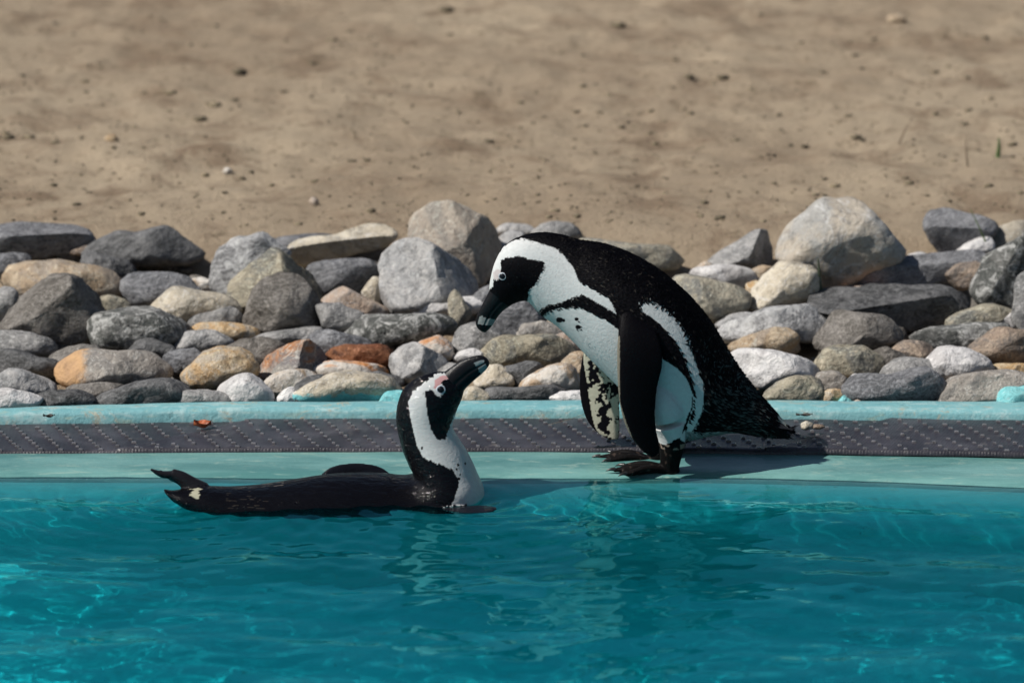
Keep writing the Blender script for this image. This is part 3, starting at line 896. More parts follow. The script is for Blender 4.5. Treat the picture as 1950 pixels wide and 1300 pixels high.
# small rubble filling the gaps between the stones: too many and too hidden to count
def rubble():
    V, F = [], []
    r = random.Random(3)
    ico = bmesh.new()
    bmesh.ops.create_icosphere(ico, subdivisions=2, radius=1)
    iv = [v.co.copy() for v in ico.verts]
    fi = [[v.index for v in f.verts] for f in ico.faces]
    ico.free()
    for k in range(1100):
        y = BED_Y0 + .03 + r.random() * (BED_LEN - .03)
        x = r.uniform(-1.5, 1.5)
        if y > BED_Y0 + .50 and r.random() < .8:
            continue
        sx = r.uniform(.010, .030)
        c = Vector((x, y, bed_z(y) - .028 + sx * .2))
        rot = Matrix.Rotation(r.random() * 6, 3, 'Z') @ Matrix.Rotation(r.uniform(-.4, .4), 3, 'X')
        st = Vector((sx * r.uniform(.8, 1.5), sx * r.uniform(.8, 1.3), sx * r.uniform(.5, .8)))
        b = len(V)
        for v in iv:
            q = Vector((v.x * st.x, v.y * st.y, v.z * st.z)) * (1 + .2 * noise.noise(v * 1.5 + Vector((k, 0, 0))))
            V.append(c + rot @ q)
        F += [[b + a for a in f] for f in fi]
    o = mesh_obj('rubble', V, F, ROCK['warmdark'])
    tag(o, 'small grey rubble in the gaps between the larger rocks', 'rubble', kind='stuff')


rubble()

# ------------------------------------------------------------------ rubber drain mats along the ledge
def mat_material():
    m, nt, b = new_mat('mat_rubber')
    g = nd(nt, 'ShaderNodeNewGeometry')
    v = g.outputs['Position']
    col = mixc(nt, ramp(nt, noise_tex(nt, v, 9, 5, .6, .5), .4, .68), (.024, .023, .030), (.058, .056, .068))
    col = mixc(nt, ramp(nt, noise_tex(nt, v, 32, 4, .6), .6, .75), col, (.095, .088, .088))
    nt.links.new(col, b.inputs['Base Color'])
    b.inputs['Roughness'].default_value = .42
    w = nd(nt, 'ShaderNodeTexWave', Scale=62.0, Distortion=.6)
    mp = nd(nt, 'ShaderNodeMapping')
    mp.inputs['Rotation'].default_value = (0, 0, .34)
    nt.links.new(v, mp.inputs[0])
    nt.links.new(mp.outputs[0], w.inputs['Vector'])
    h = nd(nt, 'ShaderNodeMath', operation='MULTIPLY_ADD')
    h.inputs[1].default_value = .14
    nt.links.new(w.outputs['Fac'], h.inputs[0])
    nt.links.new(noise_tex(nt, v, 160, 4), h.inputs[2])
    bump(nt, b, h.outputs[0], .5, .003)
    return m


M_MAT = mat_material()
M_STUD = simple('mat_stud_rubber', (.115, .112, .122), .2, .35, 120)  # paler than the sheet: wet glints are put into the stud colour


def mat_piece(xa_f, xa_b, xb_f, xb_b, lift, label, seed):
    """one mat: front and back corner x at each end, so its ends can be cut slantwise"""
    root = bpy.data.objects.new('drain_mat', None)
    C.objects.link(root)
    root.location = ((xa_f + xb_f) / 2, .2, .011)
    tag(root, label, 'mat', 'drain mats on the pool ledge')
    r = random.Random(seed)
    nu, nv = 150, 14

    def surf(u, v, top=True):
        x = (xa_f * (1 - v) + xa_b * v) * (1 - u) + (xb_f * (1 - v) + xb_b * v) * u
        yf = np.interp(x, XS_EDGE, Y_MATF)
        yb = np.interp(x, XS_EDGE, Y_MATB) + .012
        y = yf * (1 - v) + yb * v
        z = .0128 + lift
        end = min(u * (xb_f - xa_f), (1 - u) * (xb_f - xa_f))
        z += .0015 * math.exp(-end / .03) * (1 if lift > 0 else 0)
        z += .0016 * noise.noise(Vector((x * 5, y * 8, seed))) + .0010 * noise.noise(Vector((x * 14, y * 14, seed)))
        y += .002 * noise.noise(Vector((x * 13, v * 3, seed + 4)))
        return Vector((x, y, z))
    V, F = [], []
    for j in range(nv + 1):
        for i in range(nu + 1):
            V.append(surf(i / nu, j / nv))
    n = nu + 1
    for j in range(nv):
        for i in range(nu):
            a = j * n + i
            F.append((a, a + 1, a + n + 1, a + n))
    # skirt
    ring = [i for i in range(n)] + [j * n + nu for j in range(1, nv + 1)] + [nv * n + i for i in range(nu - 1, -1, -1)] + [j * n for j in range(nv - 1, 0, -1)]
    b0 = len(V)
    for k in ring:
        V.append(Vector((V[k].x, V[k].y, V[k].z - .0075)))
    for q in range(len(ring)):
        F.append((ring[q], b0 + q, b0 + (q + 1) % len(ring), ring[(q + 1) % len(ring)]))
    loc = root.location
    o = mesh_obj('sheet', [v - loc for v in V], F, M_MAT, root)
    # raised studs in slanting rows
    V, F = [], []
    wid = xb_f - xa_f
    for a in range(int(wid / .033) + 8):
        for b in range(-1, 11):
            v = (b + .5) / 9.5
            if not 0.03 < v < .97:
                continue
            x0 = xa_f + a * .033 - .0075 * b * 1.0 + .06 * 0
            lo = xa_f * (1 - v) + xa_b * v + .008
            hi = xb_f * (1 - v) + xb_b * v - .008
            if not lo < x0 < hi or r.random() < .07:
                continue
            u = (x0 - lo + .008) / (hi - lo + .016)
            c = surf(u, v)
            hx, hy, hz = 0.0040 * r.uniform(.8, 1.15), .0038 * r.uniform(.8, 1.1), .0034 * r.uniform(.7, 1.15)
            q = len(V)
            for dz, k in ((-.001, 1), (hz * .7, .86), (hz, .5)):
                for sx, sy in ((-1, -1), (1, -1), (1, 1), (-1, 1)):
                    V.append(c + Vector((sx * hx * k, sy * hy * k, dz)) - loc)
            for lv in (0, 4):
                for s in range(4):
                    F.append((q + lv + s, q + lv + (s + 1) % 4, q + lv + 4 + (s + 1) % 4, q + lv + 4 + s))
            F.append((q + 8, q + 9, q + 10, q + 11))
    st = mesh_obj('studs', V, F, M_STUD, root, smooth=False)
    st['kind'] = 'stuff'
    return root


def xw(px, py=830):
    return at_z(px, py, .016).x


mat_piece(-1.6, -1.6, xw(330), xw(560), .0, "black studded drain mat whose end is tucked under the next mat by an orange leaf", 1)
mat_piece(xw(230), xw(480), xw(1560), xw(1800), .0032, "black studded drain mat behind both penguins, with slantwise ends", 2)
mat_piece(xw(1450), xw(1715), 1.6, 1.6, .0064, "black studded drain mat with bright rows of studs lying past the standing penguin's tail", 3)

# ------------------------------------------------------------------ penguins
def plumage_material(name, rough, coat, stretch=1.0, bd=.0015, spec=.06):
    m, nt, b = new_mat(name)
    at = nd(nt, 'ShaderNodeAttribute', attribute_name='Col')
    tc = nd(nt, 'ShaderNodeTexCoord')
    v = tc.outputs['Object']
    col = mixc(nt, ramp(nt, noise_tex(nt, v, 130, 4, .6), .3, .75), at.outputs['Color'], at.outputs['Color'])
    hs = nd(nt, 'ShaderNodeHueSaturation')
    mr = nd(nt, 'ShaderNodeMapRange')
    mr.inputs[3].default_value = .84
    mr.inputs[4].default_value = 1.10
    nt.links.new(noise_tex(nt, v, 160, 4, .65), mr.inputs[0])
    nt.links.new(mr.outputs[0], hs.inputs['Value'])
    nt.links.new(col, hs.inputs['Color'])
    nt.links.new(hs.outputs[0], b.inputs['Base Color'])
    b.inputs['Roughness'].default_value = rough
    b.inputs['Specular IOR Level'].default_value = spec
    b.inputs['Coat Weight'].default_value = coat
    b.inputs['Coat Roughness'].default_value = .06
    mp = nd(nt, 'ShaderNodeMapping')
    mp.inputs['Scale'].default_value = (stretch, 1, 1)
    nt.links.new(v, mp.inputs[0])
    bn = bump(nt, b, noise_tex(nt, mp.outputs[0], 230, 4, .6, .4), .5, bd)
    cb = nd(nt, 'ShaderNodeBump', Strength=.9, Distance=.007)
    nt.links.new(noise_tex(nt, mp.outputs[0], 95, 3, .55, .5), cb.inputs['Height'])
    nt.links.new(cb.outputs[0], b.inputs['Coat Normal'])
    return m


M_DRY = plumage_material('dry_plumage', .55, .0)
M_WETF = plumage_material('wet_plumage', .45, .40, .45, .0014, .04)


def vcol_material(name, rough, spec=.5):
    m, nt, b = new_mat(name)
    at = nd(nt, 'ShaderNodeAttribute', attribute_name='Col')
    nt.links.new(at.outputs['Color'], b.inputs['Base Color'])
    b.inputs['Roughness'].default_value = rough
    b.inputs['Specular IOR Level'].default_value = spec
    tc = nd(nt, 'ShaderNodeTexCoord')
    bump(nt, b, noise_tex(nt, tc.outputs['Object'], 190, 5, .6), .35, .0025)
    return m


M_BILL = vcol_material('bill_horn', .38, .25)
M_PUPIL = simple('eye_dark', (.006, .006, .010), .30, spec=.25)
M_RING = simple('eye_ring_skin', (.42, .45, .50), .5, .15, 300)
M_CLAW = simple('claw_horn', (.012, .011, .011), .35)

BLACK = np.array((.0024, .0022, .0034))
WHITE = np.array((.55, .56, .56))


class Bird:
    """collects closed pieces (body, flippers, legs), then grows one skin over them"""

    def __init__(self, y0):
        self.y0 = y0
        self.V, self.F, self.piece = [], [], []

    def pt(self, px, py, dy=0.0):
        return at_y(px, py, self.y0 + dy)

    def add(self, V, F, piece):
        b = len(self.V)
        self.V += [Vector(v) for v in V]
        self.F += [tuple(b + i for i in f) for f in F]
        self.piece += [piece] * len(V)

    def loft(self, st, piece, m=6, seg=40, groove=0.0):
        """st rows: dorsal px,py, ventral px,py, lateral half width px, [lateral centre shift m]"""
        st = [tuple(s) + (0.0,) * (6 - len(s)) for s in st]
        R = catmull(st, m)
        V, F = [], []
        for row in R:
            D, U = self.pt(row[0], row[1], row[5]), self.pt(row[2], row[3], row[5])
            c, a = (D + U) / 2, (D - U) / 2
            for k in range(seg):
                t = 2 * math.pi * k / seg
                gr = 1 - groove * math.exp(-((math.cos(t) + .12) / .09) ** 2)
                V.append(c + a * math.cos(t) + Vector((0, max(row[4], 1) * PXM * math.sin(t) * gr, 0)))
        n = len(R)
        for j in range(n - 1):
            for k in range(seg):
                a, b = j * seg + k, j * seg + (k + 1) % seg
                F.append((a, b, b + seg, a + seg))
        F.append(tuple(reversed(range(seg))))
        F.append(tuple((n - 1) * seg + k for k in range(seg)))
        self.add(V, F, piece)
        return R

    def tube(self, pts, radii, piece, seg=14, flat=1.0, m=5):
        """pts world points, radii metres; flat squashes vertically"""
        R = catmull([tuple(p) + (r,) for p, r in zip(pts, radii)], m)
        V, F = [], []
        n = len(R)
        for i, row in enumerate(R):
            p = Vector(row[:3])
            t = Vector(R[min(i + 1, n - 1)][:3]) - Vector(R[max(i - 1, 0)][:3])
            t.normalize()
            side = t.cross(Vector((0, 0, 1)))
            if side.length < .3:
                side = Vector((0, 1, 0)) - t * t.y
            side.normalize()
            up = side.cross(t)
            for k in range(seg):
                a = 2 * math.pi * k / seg
                V.append(p + side * (math.cos(a) * row[3]) + up * (math.sin(a) * row[3] * flat))
        for j in range(n - 1):
            for k in range(seg):
                a, b = j * seg + k, j * seg + (k + 1) % seg
                F.append((a, b, b + seg, a + seg))
        F.append(tuple(reversed(range(seg))))
        F.append(tuple((n - 1) * seg + k for k in range(seg)))
        self.add(V, F, piece)

    def blade(self, rows, thick, piece, seg=24, m=6):
        """flipper: rows of leading edge px,py, trailing edge px,py, lateral offset m, edge-on twist m"""
        R = catmull(rows, m)
        V, F = [], []
        n = len(R)
        for i, row in enumerate(R):
            L = self.pt(row[0], row[1], row[4] - row[5])
            T = self.pt(row[2], row[3], row[4] + row[5])
            c, a = (L + T) / 2, (L - T) / 2
            nrm = a.cross(Vector((0, 0, 1)))
            nrm = Vector((0, 1, 0)) if nrm.length < 1e-6 else Vector((0, 1, 0))
            th = thick * (1 - .55 * i / n)
            for k in range(seg):
                t = 2 * math.pi * k / seg
                V.append(c + a * math.cos(t) + nrm * (th * math.sin(t) * (1 + .35 * math.cos(t))))
        for j in range(n - 1):
            for k in range(seg):
                a, b = j * seg + k, j * seg + (k + 1) % seg
                F.append((a, b, b + seg, a + seg))
        F.append(tuple(reversed(range(seg))))
        F.append(tuple((n - 1) * seg + k for k in range(seg)))
        self.add(V, F, piece)

    def skin(self, name, voxel, mat, colour, parent_label, cat, group, smooth_it=7):
        me = bpy.data.meshes.new('cage')
        bm = bmesh.new()
        vs = [bm.verts.new(v) for v in self.V]
        for f in self.F:
            try:
                bm.faces.new([vs[i] for i in f])
            except ValueError:
                pass
        bmesh.ops.recalc_face_normals(bm, faces=bm.faces)
        bm.to_mesh(me)
        bm.free()
        tmp = bpy.data.objects.new('cage', me)
        C.objects.link(tmp)
        md = tmp.modifiers.new('skin', 'REMESH')
        md.mode = 'VOXEL'
        md.voxel_size = voxel
        md.use_smooth_shade = True
        sm = tmp.modifiers.new('relax', 'SMOOTH')
        sm.factor = .5
        sm.iterations = smooth_it
        dg = bpy.context.evaluated_depsgraph_get()
        ev = tmp.evaluated_get(dg)
        body = bpy.data.meshes.new_from_object(ev)
        bpy.data.objects.remove(tmp)
        body.name = name
        n = len(body.vertices)
        co = np.empty(n * 3)
        body.vertices.foreach_get('co', co)
        co = co.reshape(-1, 3)
        kd = KDTree(len(self.V))
        for i, v in enumerate(self.V):
            kd.insert(v, i)
        kd.balance()
        names = sorted(set(self.piece))
        code = {p: i for i, p in enumerate(names)}
        pid = np.array([code[self.piece[kd.find(c)[1]]] for c in co])
        pid = {p: pid == code[p] for p in names}
        self.co, self.pid = co, pid
        col = colour(co, pid)
        self.col = col
        ca = body.color_attributes.new('Col', 'FLOAT_COLOR', 'POINT')
        ca.data.foreach_set('color', np.concatenate([col, np.ones((n, 1))], 1).astype(np.float32).ravel())
        body.materials.clear()
        body.materials.append(mat)
        body.shade_smooth()
        root = bpy.data.objects.new('penguin', None)
        C.objects.link(root)
        root.location = self.base
        tag(root, parent_label, cat, group)
        for v in body.vertices:
            v.co -= self.base
        o = bpy.data.objects.new(name, body)
        C.objects.link(o)
        o.parent = root
        self.root, self.body = root, o
        self.bvh = BVHTree.FromPolygons([Vector(c) for c in co], [tuple(p.vertices) for p in body.polygons])
        return root

    def child(self, name, V, F, mat, smooth=True, parent=None):
        base = self.base
        return mesh_obj(name, [Vector(v) - base for v in V], F, mat, parent or self.root, smooth)

    def lofted_child(self, name, st, mat, colour, seg=64, m=16):
        keep = (self.V, self.F, self.piece)
        self.V, self.F, self.piece = [], [], []
        R = self.loft(st, 'x', m, seg, .16)
        V, F = self.V, self.F
        self.V, self.F, self.piece = keep
        o = self.child(name, V, F, mat)
        n = len(R)
        t = np.repeat(np.linspace(0, 1, n), seg)
        a = np.tile(np.arange(seg) * 2 * math.pi / seg, n)
        t = t + .035 * np.array([noise.noise(Vector((math.cos(q) * 2.2, math.sin(q) * 2.2, 1.5 * k))) + .6 * noise.noise(Vector((q * 4, k * 12, 3))) for q, k in zip(a, t)])
        col = colour(t, a, np.array([tuple(v) for v in V]))
        ca = o.data.color_attributes.new('Col', 'FLOAT_COLOR', 'POINT')
        ca.data.foreach_set('color', np.concatenate([col, np.ones((len(V), 1))], 1).astype(np.float32).ravel())
        return o

    def eyes(self, px, py, r_ring, r_pupil):
        d = ray(px, py).normalized()
        h, nn = self.bvh.ray_cast(CAM, d)[:2]
        for side in (1, -1):
            p = Vector((h.x, self.y0 + (h.y - self.y0) * side, h.z))
            nv = Vector((nn.x * .3, nn.y * side, nn.z * .3)).normalized()
            q = nv.to_track_quat('Z', 'Y').to_matrix()
            V, F = [], []
            seg, rows = 28, 8
            for j in range(rows):
                t = j / (rows - 1)
                rr = r_ring * (1.0 - .42 * t)
                zz = .0006 + .0016 * math.sin(t * math.pi) - .0004 * t
                for k in range(seg):
                    a = 2 * math.pi * k / seg
                    V.append(p + q @ Vector((rr * math.cos(a), rr * math.sin(a) * .96, zz)))
            for j in range(rows - 1):
                for k in range(seg):
                    a, b = j * seg + k, j * seg + (k + 1) % seg
                    F.append((a, b, b + seg, a + seg))
            ring = self.child('eye', V, F, M_RING)
            V, F = [], []
            for j in range(7):
                ph = j / 6 * math.pi / 2
                for k in range(seg):
                    a = 2 * math.pi * k / seg
                    V.append(p + q @ Vector((r_pupil * math.cos(ph) * math.cos(a), r_pupil * math.cos(ph) * math.sin(a), r_pupil * .55 * math.sin(ph) + .0006)))
            for j in range(6):
                for k in range(seg):
                    a, b = j * seg + k, j * seg + (k + 1) % seg
                    F.append((a, b, b + seg, a + seg))
            self.child('pupil', V, F, M_PUPIL, parent=ring)

    def plumage(self, n, spine, size, lift, mat, skip=None, colvar=None, seed=1):
        """short feather blades lying along the body from head to tail"""
        me = self.body.data
        r = np.random.default_rng(seed)
        me.calc_loop_triangles()
        tri = np.empty(len(me.loop_triangles) * 3, int)
        me.loop_triangles.foreach_get('vertices', tri)
        tri = tri.reshape(-1, 3)
        co, col = self.co, self.col
        A, B, Cc = co[tri[:, 0]], co[tri[:, 1]], co[tri[:, 2]]
        nr = np.cross(B - A, Cc - A)
        ar = np.linalg.norm(nr, axis=1)
        pick = r.choice(len(tri), n, p=ar / ar.sum())
        u, v = r.random(n), r.random(n)
        fl = u + v > 1
        u[fl], v[fl] = 1 - u[fl], 1 - v[fl]
        p = A[pick] + (B - A)[pick] * u[:, None] + (Cc - A)[pick] * v[:, None]
        nn = nr[pick] / np.maximum(ar[pick], 1e-12)[:, None]
        c = col[tri[pick, 0]]
        keep = np.ones(n, bool)
        if skip is not None:
            keep = ~skip(p, tri[pick, 0])
        p, nn, c, vi = p[keep], nn[keep], c[keep], tri[pick, 0][keep]
        # flow: direction of the nearest spine segment
        S = np.array(spine)
        mid, tan = (S[1:] + S[:-1]) / 2, S[1:] - S[:-1]
        tan /= np.linalg.norm(tan, axis=1)[:, None]
        d2 = ((p[:, None, ::2] - mid[None, :, ::2]) ** 2).sum(2)
        w = np.exp(-d2 / (.03 ** 2)) + 1e-12
        f = (w[:, :, None] * tan[None]).sum(1)
        f += r.normal(0, .09, f.shape)
        f -= nn * (f * nn).sum(1)[:, None]
        f /= np.linalg.norm(f, axis=1)[:, None]
        s = np.cross(nn, f)
        L, W = size(p, vi)
        L = L * r.uniform(.7, 1.25, len(p))
        al = np.where(c.max(1) > .3, lift * .5, lift) * r.uniform(.3, 1.5, len(p))
        dirv = f * np.cos(al)[:, None] + nn * np.sin(al)[:, None]
        p0 = p - nn * .0006
        mid_ = p0 + dirv * (L * .5)[:, None] + nn * .0005
        tip = p0 + dirv * L[:, None]
        ml, mr_ = mid_ - s * W[:, None], mid_ + s * W[:, None]
        V = np.stack([p0, ml, tip, mr_], 1).reshape(-1, 3)
        k = np.arange(len(p)) * 4
        F = np.concatenate([np.stack([k, k + 1, k + 2], 1), np.stack([k, k + 2, k + 3], 1)])
        me2 = bpy.data.meshes.new('plumage')
        me2.from_pydata((V - np.array(self.base)).tolist(), [], F.tolist())
        vs = np.where(c.max(1) > .3, r.uniform(.86, 1.06, len(p)), r.uniform(.7, 1.5, len(p)))
        cc = np.repeat(c, 4, 0) * np.repeat(vs, 4)[:, None]
        if colvar is not None:
            cc = colvar(p, c, r, cc)
        ca = me2.color_attributes.new('Col', 'FLOAT_COLOR', 'POINT')
        ca.data.foreach_set('color', np.concatenate([np.clip(cc, 0, 1), np.ones((len(cc), 1))], 1).astype(np.float32).ravel())
        me2.materials.append(mat)
        me2.shade_smooth()
        o = bpy.data.objects.new('plumage', me2)
        C.objects.link(o)
        o.parent = self.root
        o['kind'] = 'stuff'
        return o


def side_px(co, y0):
    """where a body point lies on the side drawing; both flanks share the near flank's markings"""
    q = co.copy()
    q[:, 1] = y0 - np.abs(q[:, 1] - y0)
    return to_px(q)


def jag(px, along, amp, fine=.18, seed=0):
    """feathered edge: shift lookups along the feather direction by fast noise"""
    a = np.array(along) / np.hypot(*along)
    t = px @ np.array((-a[1], a[0]))
    s = px @ a
    r = np.random.default_rng(seed)
    sh = np.zeros(len(px))
    for k in range(5):
        fr = fine * (1.6 ** k) * r.uniform(.8, 1.2)
        sh += np.sin(t * fr + s * fr * .22 + r.random() * 7) * (.75 ** k)
    return px + a * (sh * amp / 2.6)[:, None]


def soft(poly_mask, col, c):
    col[poly_mask] = c
    return col


# ---- standing bird, bending over
st = Bird(0.0)
st.base = Vector((.24, 0, .004))
BODY_ST = [
    (931, 553, 966, 585, 13), (934, 530, 978, 578, 23), (943, 498, 992, 573, 33), (962, 467, 1004, 573, 41), (995, 449, 1013, 580, 45),
    (1035, 443, 1023, 593, 49), (1070, 448, 1036, 604, 54), (1105, 458, 1060, 620, 62), (1150, 465, 1090, 648, 74),
    (1200, 483, 1125, 684, 86), (1255, 514, 1160, 718, 93), (1310, 561, 1195, 754, 95), (1352, 611, 1226, 792, 91),
    (1388, 671, 1254, 822, 82), (1418, 717, 1292, 838, 68), (1445, 749, 1345, 828, 50), (1470, 777, 1395, 822, 38),
    (1492, 800, 1440, 828, 27), (1508, 816, 1478, 832, 16)]
R_ST = st.loft(BODY_ST, 'body')
st.blade([(1198, 540, 1216, 552, -.030, .0), (1186, 580, 1232, 602, -.060, .0), (1178, 625, 1254, 642, -.083, .0), (1175, 670, 1262, 690, -.094, .0), (1176, 730, 1252, 740, -.096, .0),
          (1182, 780, 1248, 790, -.094, .0), (1196, 822, 1252, 828, -.090, .0), (1220, 855, 1257, 852, -.086, .0), (1240, 870, 1252, 866, -.084, .0)],
         .0105, 'near_flipper')
st.blade([(1150, 590, 1205, 590, .045, .0), (1118, 650, 1190, 660, .080, -.006), (1105, 700, 1183, 710, .090, -.010), (1104, 750, 1181, 760, .092, -.012),
          (1115, 795, 1181, 800, .092, -.010), (1138, 824, 1181, 824, .090, -.006), (1162, 837, 1178, 836, .088, -.002)],
         .008, 'far_flipper')


def foot(bird, ankle, toes, knee, r_top, r_bot, side):
    hip = at_y(1246, 722, .044 * side)
    thigh = at_y(1266, 772, .047 * side)
    shin = at_y(1280, 826, .042 * side) if side < 0 else at_y(1262, 820, .042)
    bird.tube([hip, thigh, shin, ankle, ankle + Vector((.004, 0, -.016))], [.030, .036, .0245, r_bot, r_bot * .85], 'leg', seg=24)
    for t in toes:
        mid = (ankle * .45 + t * .55)
        mid.z = ankle.z * .3 + t.z * .7 + .004
        bird.tube([ankle + Vector((0, 0, -.010)), mid, t], [.0095, .0070, .0040], 'foot', flat=.8)
    # web between the toes
    for a, b in ((0, 1), (1, 2)):
        V, F = [], []
        m = 7
        for i in range(m):
            u = i / (m - 1) * .90
            for j in range(5):
                w = j / 4
                p = (ankle + Vector((0, 0, -.014))).lerp(toes[a].lerp(toes[b], w), u)
                p.z = max(p.z * (1 - u) + toes[a].z * u, toes[a].z)
                V.append(p + Vector((0, 0, .003)))
        nV = len(V)
        V += [v - Vector((0, 0, .0065)) for v in V]
        for i in range(m - 1):
            for j in range(4):
                q = i * 5 + j
                F.append((q, q + 1, q + 6, q + 5))
                F.append((nV + q, nV + q + 5, nV + q + 6, nV + q + 1))
        rim = [j for j in range(5)] + [i * 5 + 4 for i in range(1, m)] + [(m - 1) * 5 + j for j in range(3, -1, -1)] + [i * 5 for i in range(m - 2, 0, -1)]
        for k in range(len(rim)):
            p, q = rim[k], rim[(k + 1) % len(rim)]
            F.append((q, p, nV + p, nV + q))
        bird.add(V, F, 'foot')


GZ = .0085
NEAR_ANK = at_y(1276, 884, -.036)
near_toes = [Vector((at_y(1190, 896, -.050).x, -.070, GZ)), Vector((at_y(1168, 896, -.040).x, -.044, GZ)), Vector((at_y(1186, 896, -.03).x, -.018, GZ))]
foot(st, NEAR_ANK, near_toes, at_y(1272, 792, -.036), .030, .0158, -1)
FAR_ANK = at_y(1252, 872, .036)
far_toes = [Vector((at_y(1160, 890, .01).x, .014, GZ)), Vector((at_y(1140, 890, .03).x, .036, GZ)), Vector((at_y(1160, 890, .06).x, .062, GZ))]
foot(st, FAR_ANK, far_toes, at_y(1256, 785, .036), .030, .0158, 1)

Z1 = (850, 420, 4.87)
Z2 = (1050, 420, 2.6)
ST_HEAD = zoomed(*Z1, '380,660 385,560 412,460 462,330 535,236 620,186 700,162 790,185 900,215 1010,255 1080,310 1120,370 1180,440 1215,530 1230,570 1300,590 1400,660 1490,700 1530,760 1580,870 1480,805 1400,765 1330,722 1250,682 1150,722 1050,762 950,782 880,812 845,860 600,900 380,800')
ST_FACE = zoomed(*Z1, '503,365 560,345 680,330 780,360 905,378 900,440 860,530 820,600 755,655 765,715 700,830 350,830 380,640 430,622 436,545 470,560 492,525 500,470 506,430')
ST_SKIN = zoomed(*Z1, '432,480 470,450 505,462 500,515 480,555 438,538')
ST_BELLY = [(1033, 602), (1047, 591), (1076, 585), (1100, 584), (1117, 590), (1137, 601), (1158, 610), (1172, 622), (1190, 640), (1215, 655), (1240, 668), (1265, 682), (1288, 697),
            (1308, 720), (1319, 751), (1316, 778), (1306, 800), (1297, 832), (1270, 845), (1235, 870), (1140, 760), (1080, 690), (1010, 640), (1022, 612)]
ST_STRIPE = zoomed(*Z2, '428,405 460,393 520,408 580,448 640,508 682,590 712,690 748,790 754,870 744,950 704,1030 662,1098 636,1082 676,1000 698,930 703,850 688,770 656,680 606,590 546,522 488,472 440,442')
ST_TAIL = zoomed(*Z2, '1085,890 1120,905 1150,960 1175,1010 1150,1020 1120,985 1095,1000 1100,950')


def colour_standing(co, pid):
    px = side_px(co, 0.0)
    n = len(co)
    col = np.tile(BLACK, (n, 1))
    body = pid['body'] | (pid['leg'] & (co[:, 2] > .056))
    h = jag(px, (.75, .66), 1.6, .35, 1)
    hf = jag(px, (.6, .8), 1.6, .45, 2)
    b = jag(px, (.55, .83), 1.7, .3, 3)
    soft(inside(ST_HEAD, h) & body, col, WHITE)
    soft(inside(ST_BELLY, b) & body, col, WHITE * .97)
    soft(inside(ST_STRIPE, jag(px, (.5, .86), .9, .3, 4)) & body, col, WHITE * .97)
    soft(inside(ST_FACE, hf) & body, col, BLACK)
    # bare pinkish skin round the eye
    soft(inside(ST_SKIN, px) & body, col, np.array((.46, .41, .41)))
    soft(inside(ST_FACE, hf) & body & ~inside(ST_SKIN, px), col, BLACK)
    for zx, zy, r in ((1050, 920, 5), (1210, 913, 3.2), (1222, 987, 4), (1085, 925, 3)):
        cx, cy = 850 + zx / 4.87, 420 + zy / 4.87
        soft((np.hypot((px[:, 0] - cx) * .75, px[:, 1] - cy) < r) & body, col, BLACK * 1.5)
    # rump: pale feather edges; tail side patches
    soft(inside(ST_TAIL, jag(px, (.6, .8), 5, .5, 6)) & body, col, np.array((.46, .46, .40)))
    und = body & (px[:, 0] > 1305) & (px[:, 0] < 1400) & (px[:, 1] > 822)
    soft(und, col, np.array((.20, .21, .21)))
    # legs and feet: black with worn fleshy flecks
    leg = (pid['leg'] | pid['foot']) & ~body
    fl = np.array([noise.noise(Vector((c[0] * 170, c[1] * 170, c[2] * 110))) for c in co[leg]])
    lc = np.tile(np.array((.0055, .0048, .0050)), (leg.sum(), 1))
    lc[fl > .46] = (.040, .030, .025)
    lz = co[leg][:, 2]
    knee = (lz > .047) & (fl > .05)
    lc[knee] = (.23, .175, .14)
    col[leg] = lc
    # far flipper shows its mottled underside, near flipper its black outside with a pale leading edge
    ff = pid['far_flipper']
    c = co[ff]
    p = to_px(c)
    nz = np.array([noise.noise(Vector((a[0] / 20, a[1] / 13, 1))) + .55 * noise.noise(Vector((a[0] / 6, a[1] / 5, 4))) for a in p])
    fc = np.tile(np.array((.40, .39, .31)), (len(c), 1))
    lead = (p[:, 0] < 1116 + np.clip(p[:, 1] - 760, 0, 99) * .45)
    fc[(nz > .02) & ~lead] = BLACK * 1.5
    fc[(nz > .28) & lead] = BLACK * 1.5
    outer = c[:, 1] > .093
    fc[outer] = BLACK
    col[ff] = fc
    nf = pid['near_flipper'] & (co[:, 1] > -.060)
    q = to_px(co)
    edge = pid['near_flipper'] & (q[:, 0] < 1180.5 + np.clip(q[:, 1] - 760, 0, 200) ** 1.25 * .11) & (q[:, 1] > 640)
    col[edge] = (.16, .145, .115)
    inner = pid['near_flipper'] & (co[:, 1] > -.0835) & (q[:, 1] > 690)
    col[inner] = np.where(np.random.default_rng(3).random((inner.sum(), 1)) > .5, np.array((.25, .24, .20)), BLACK)
    return col


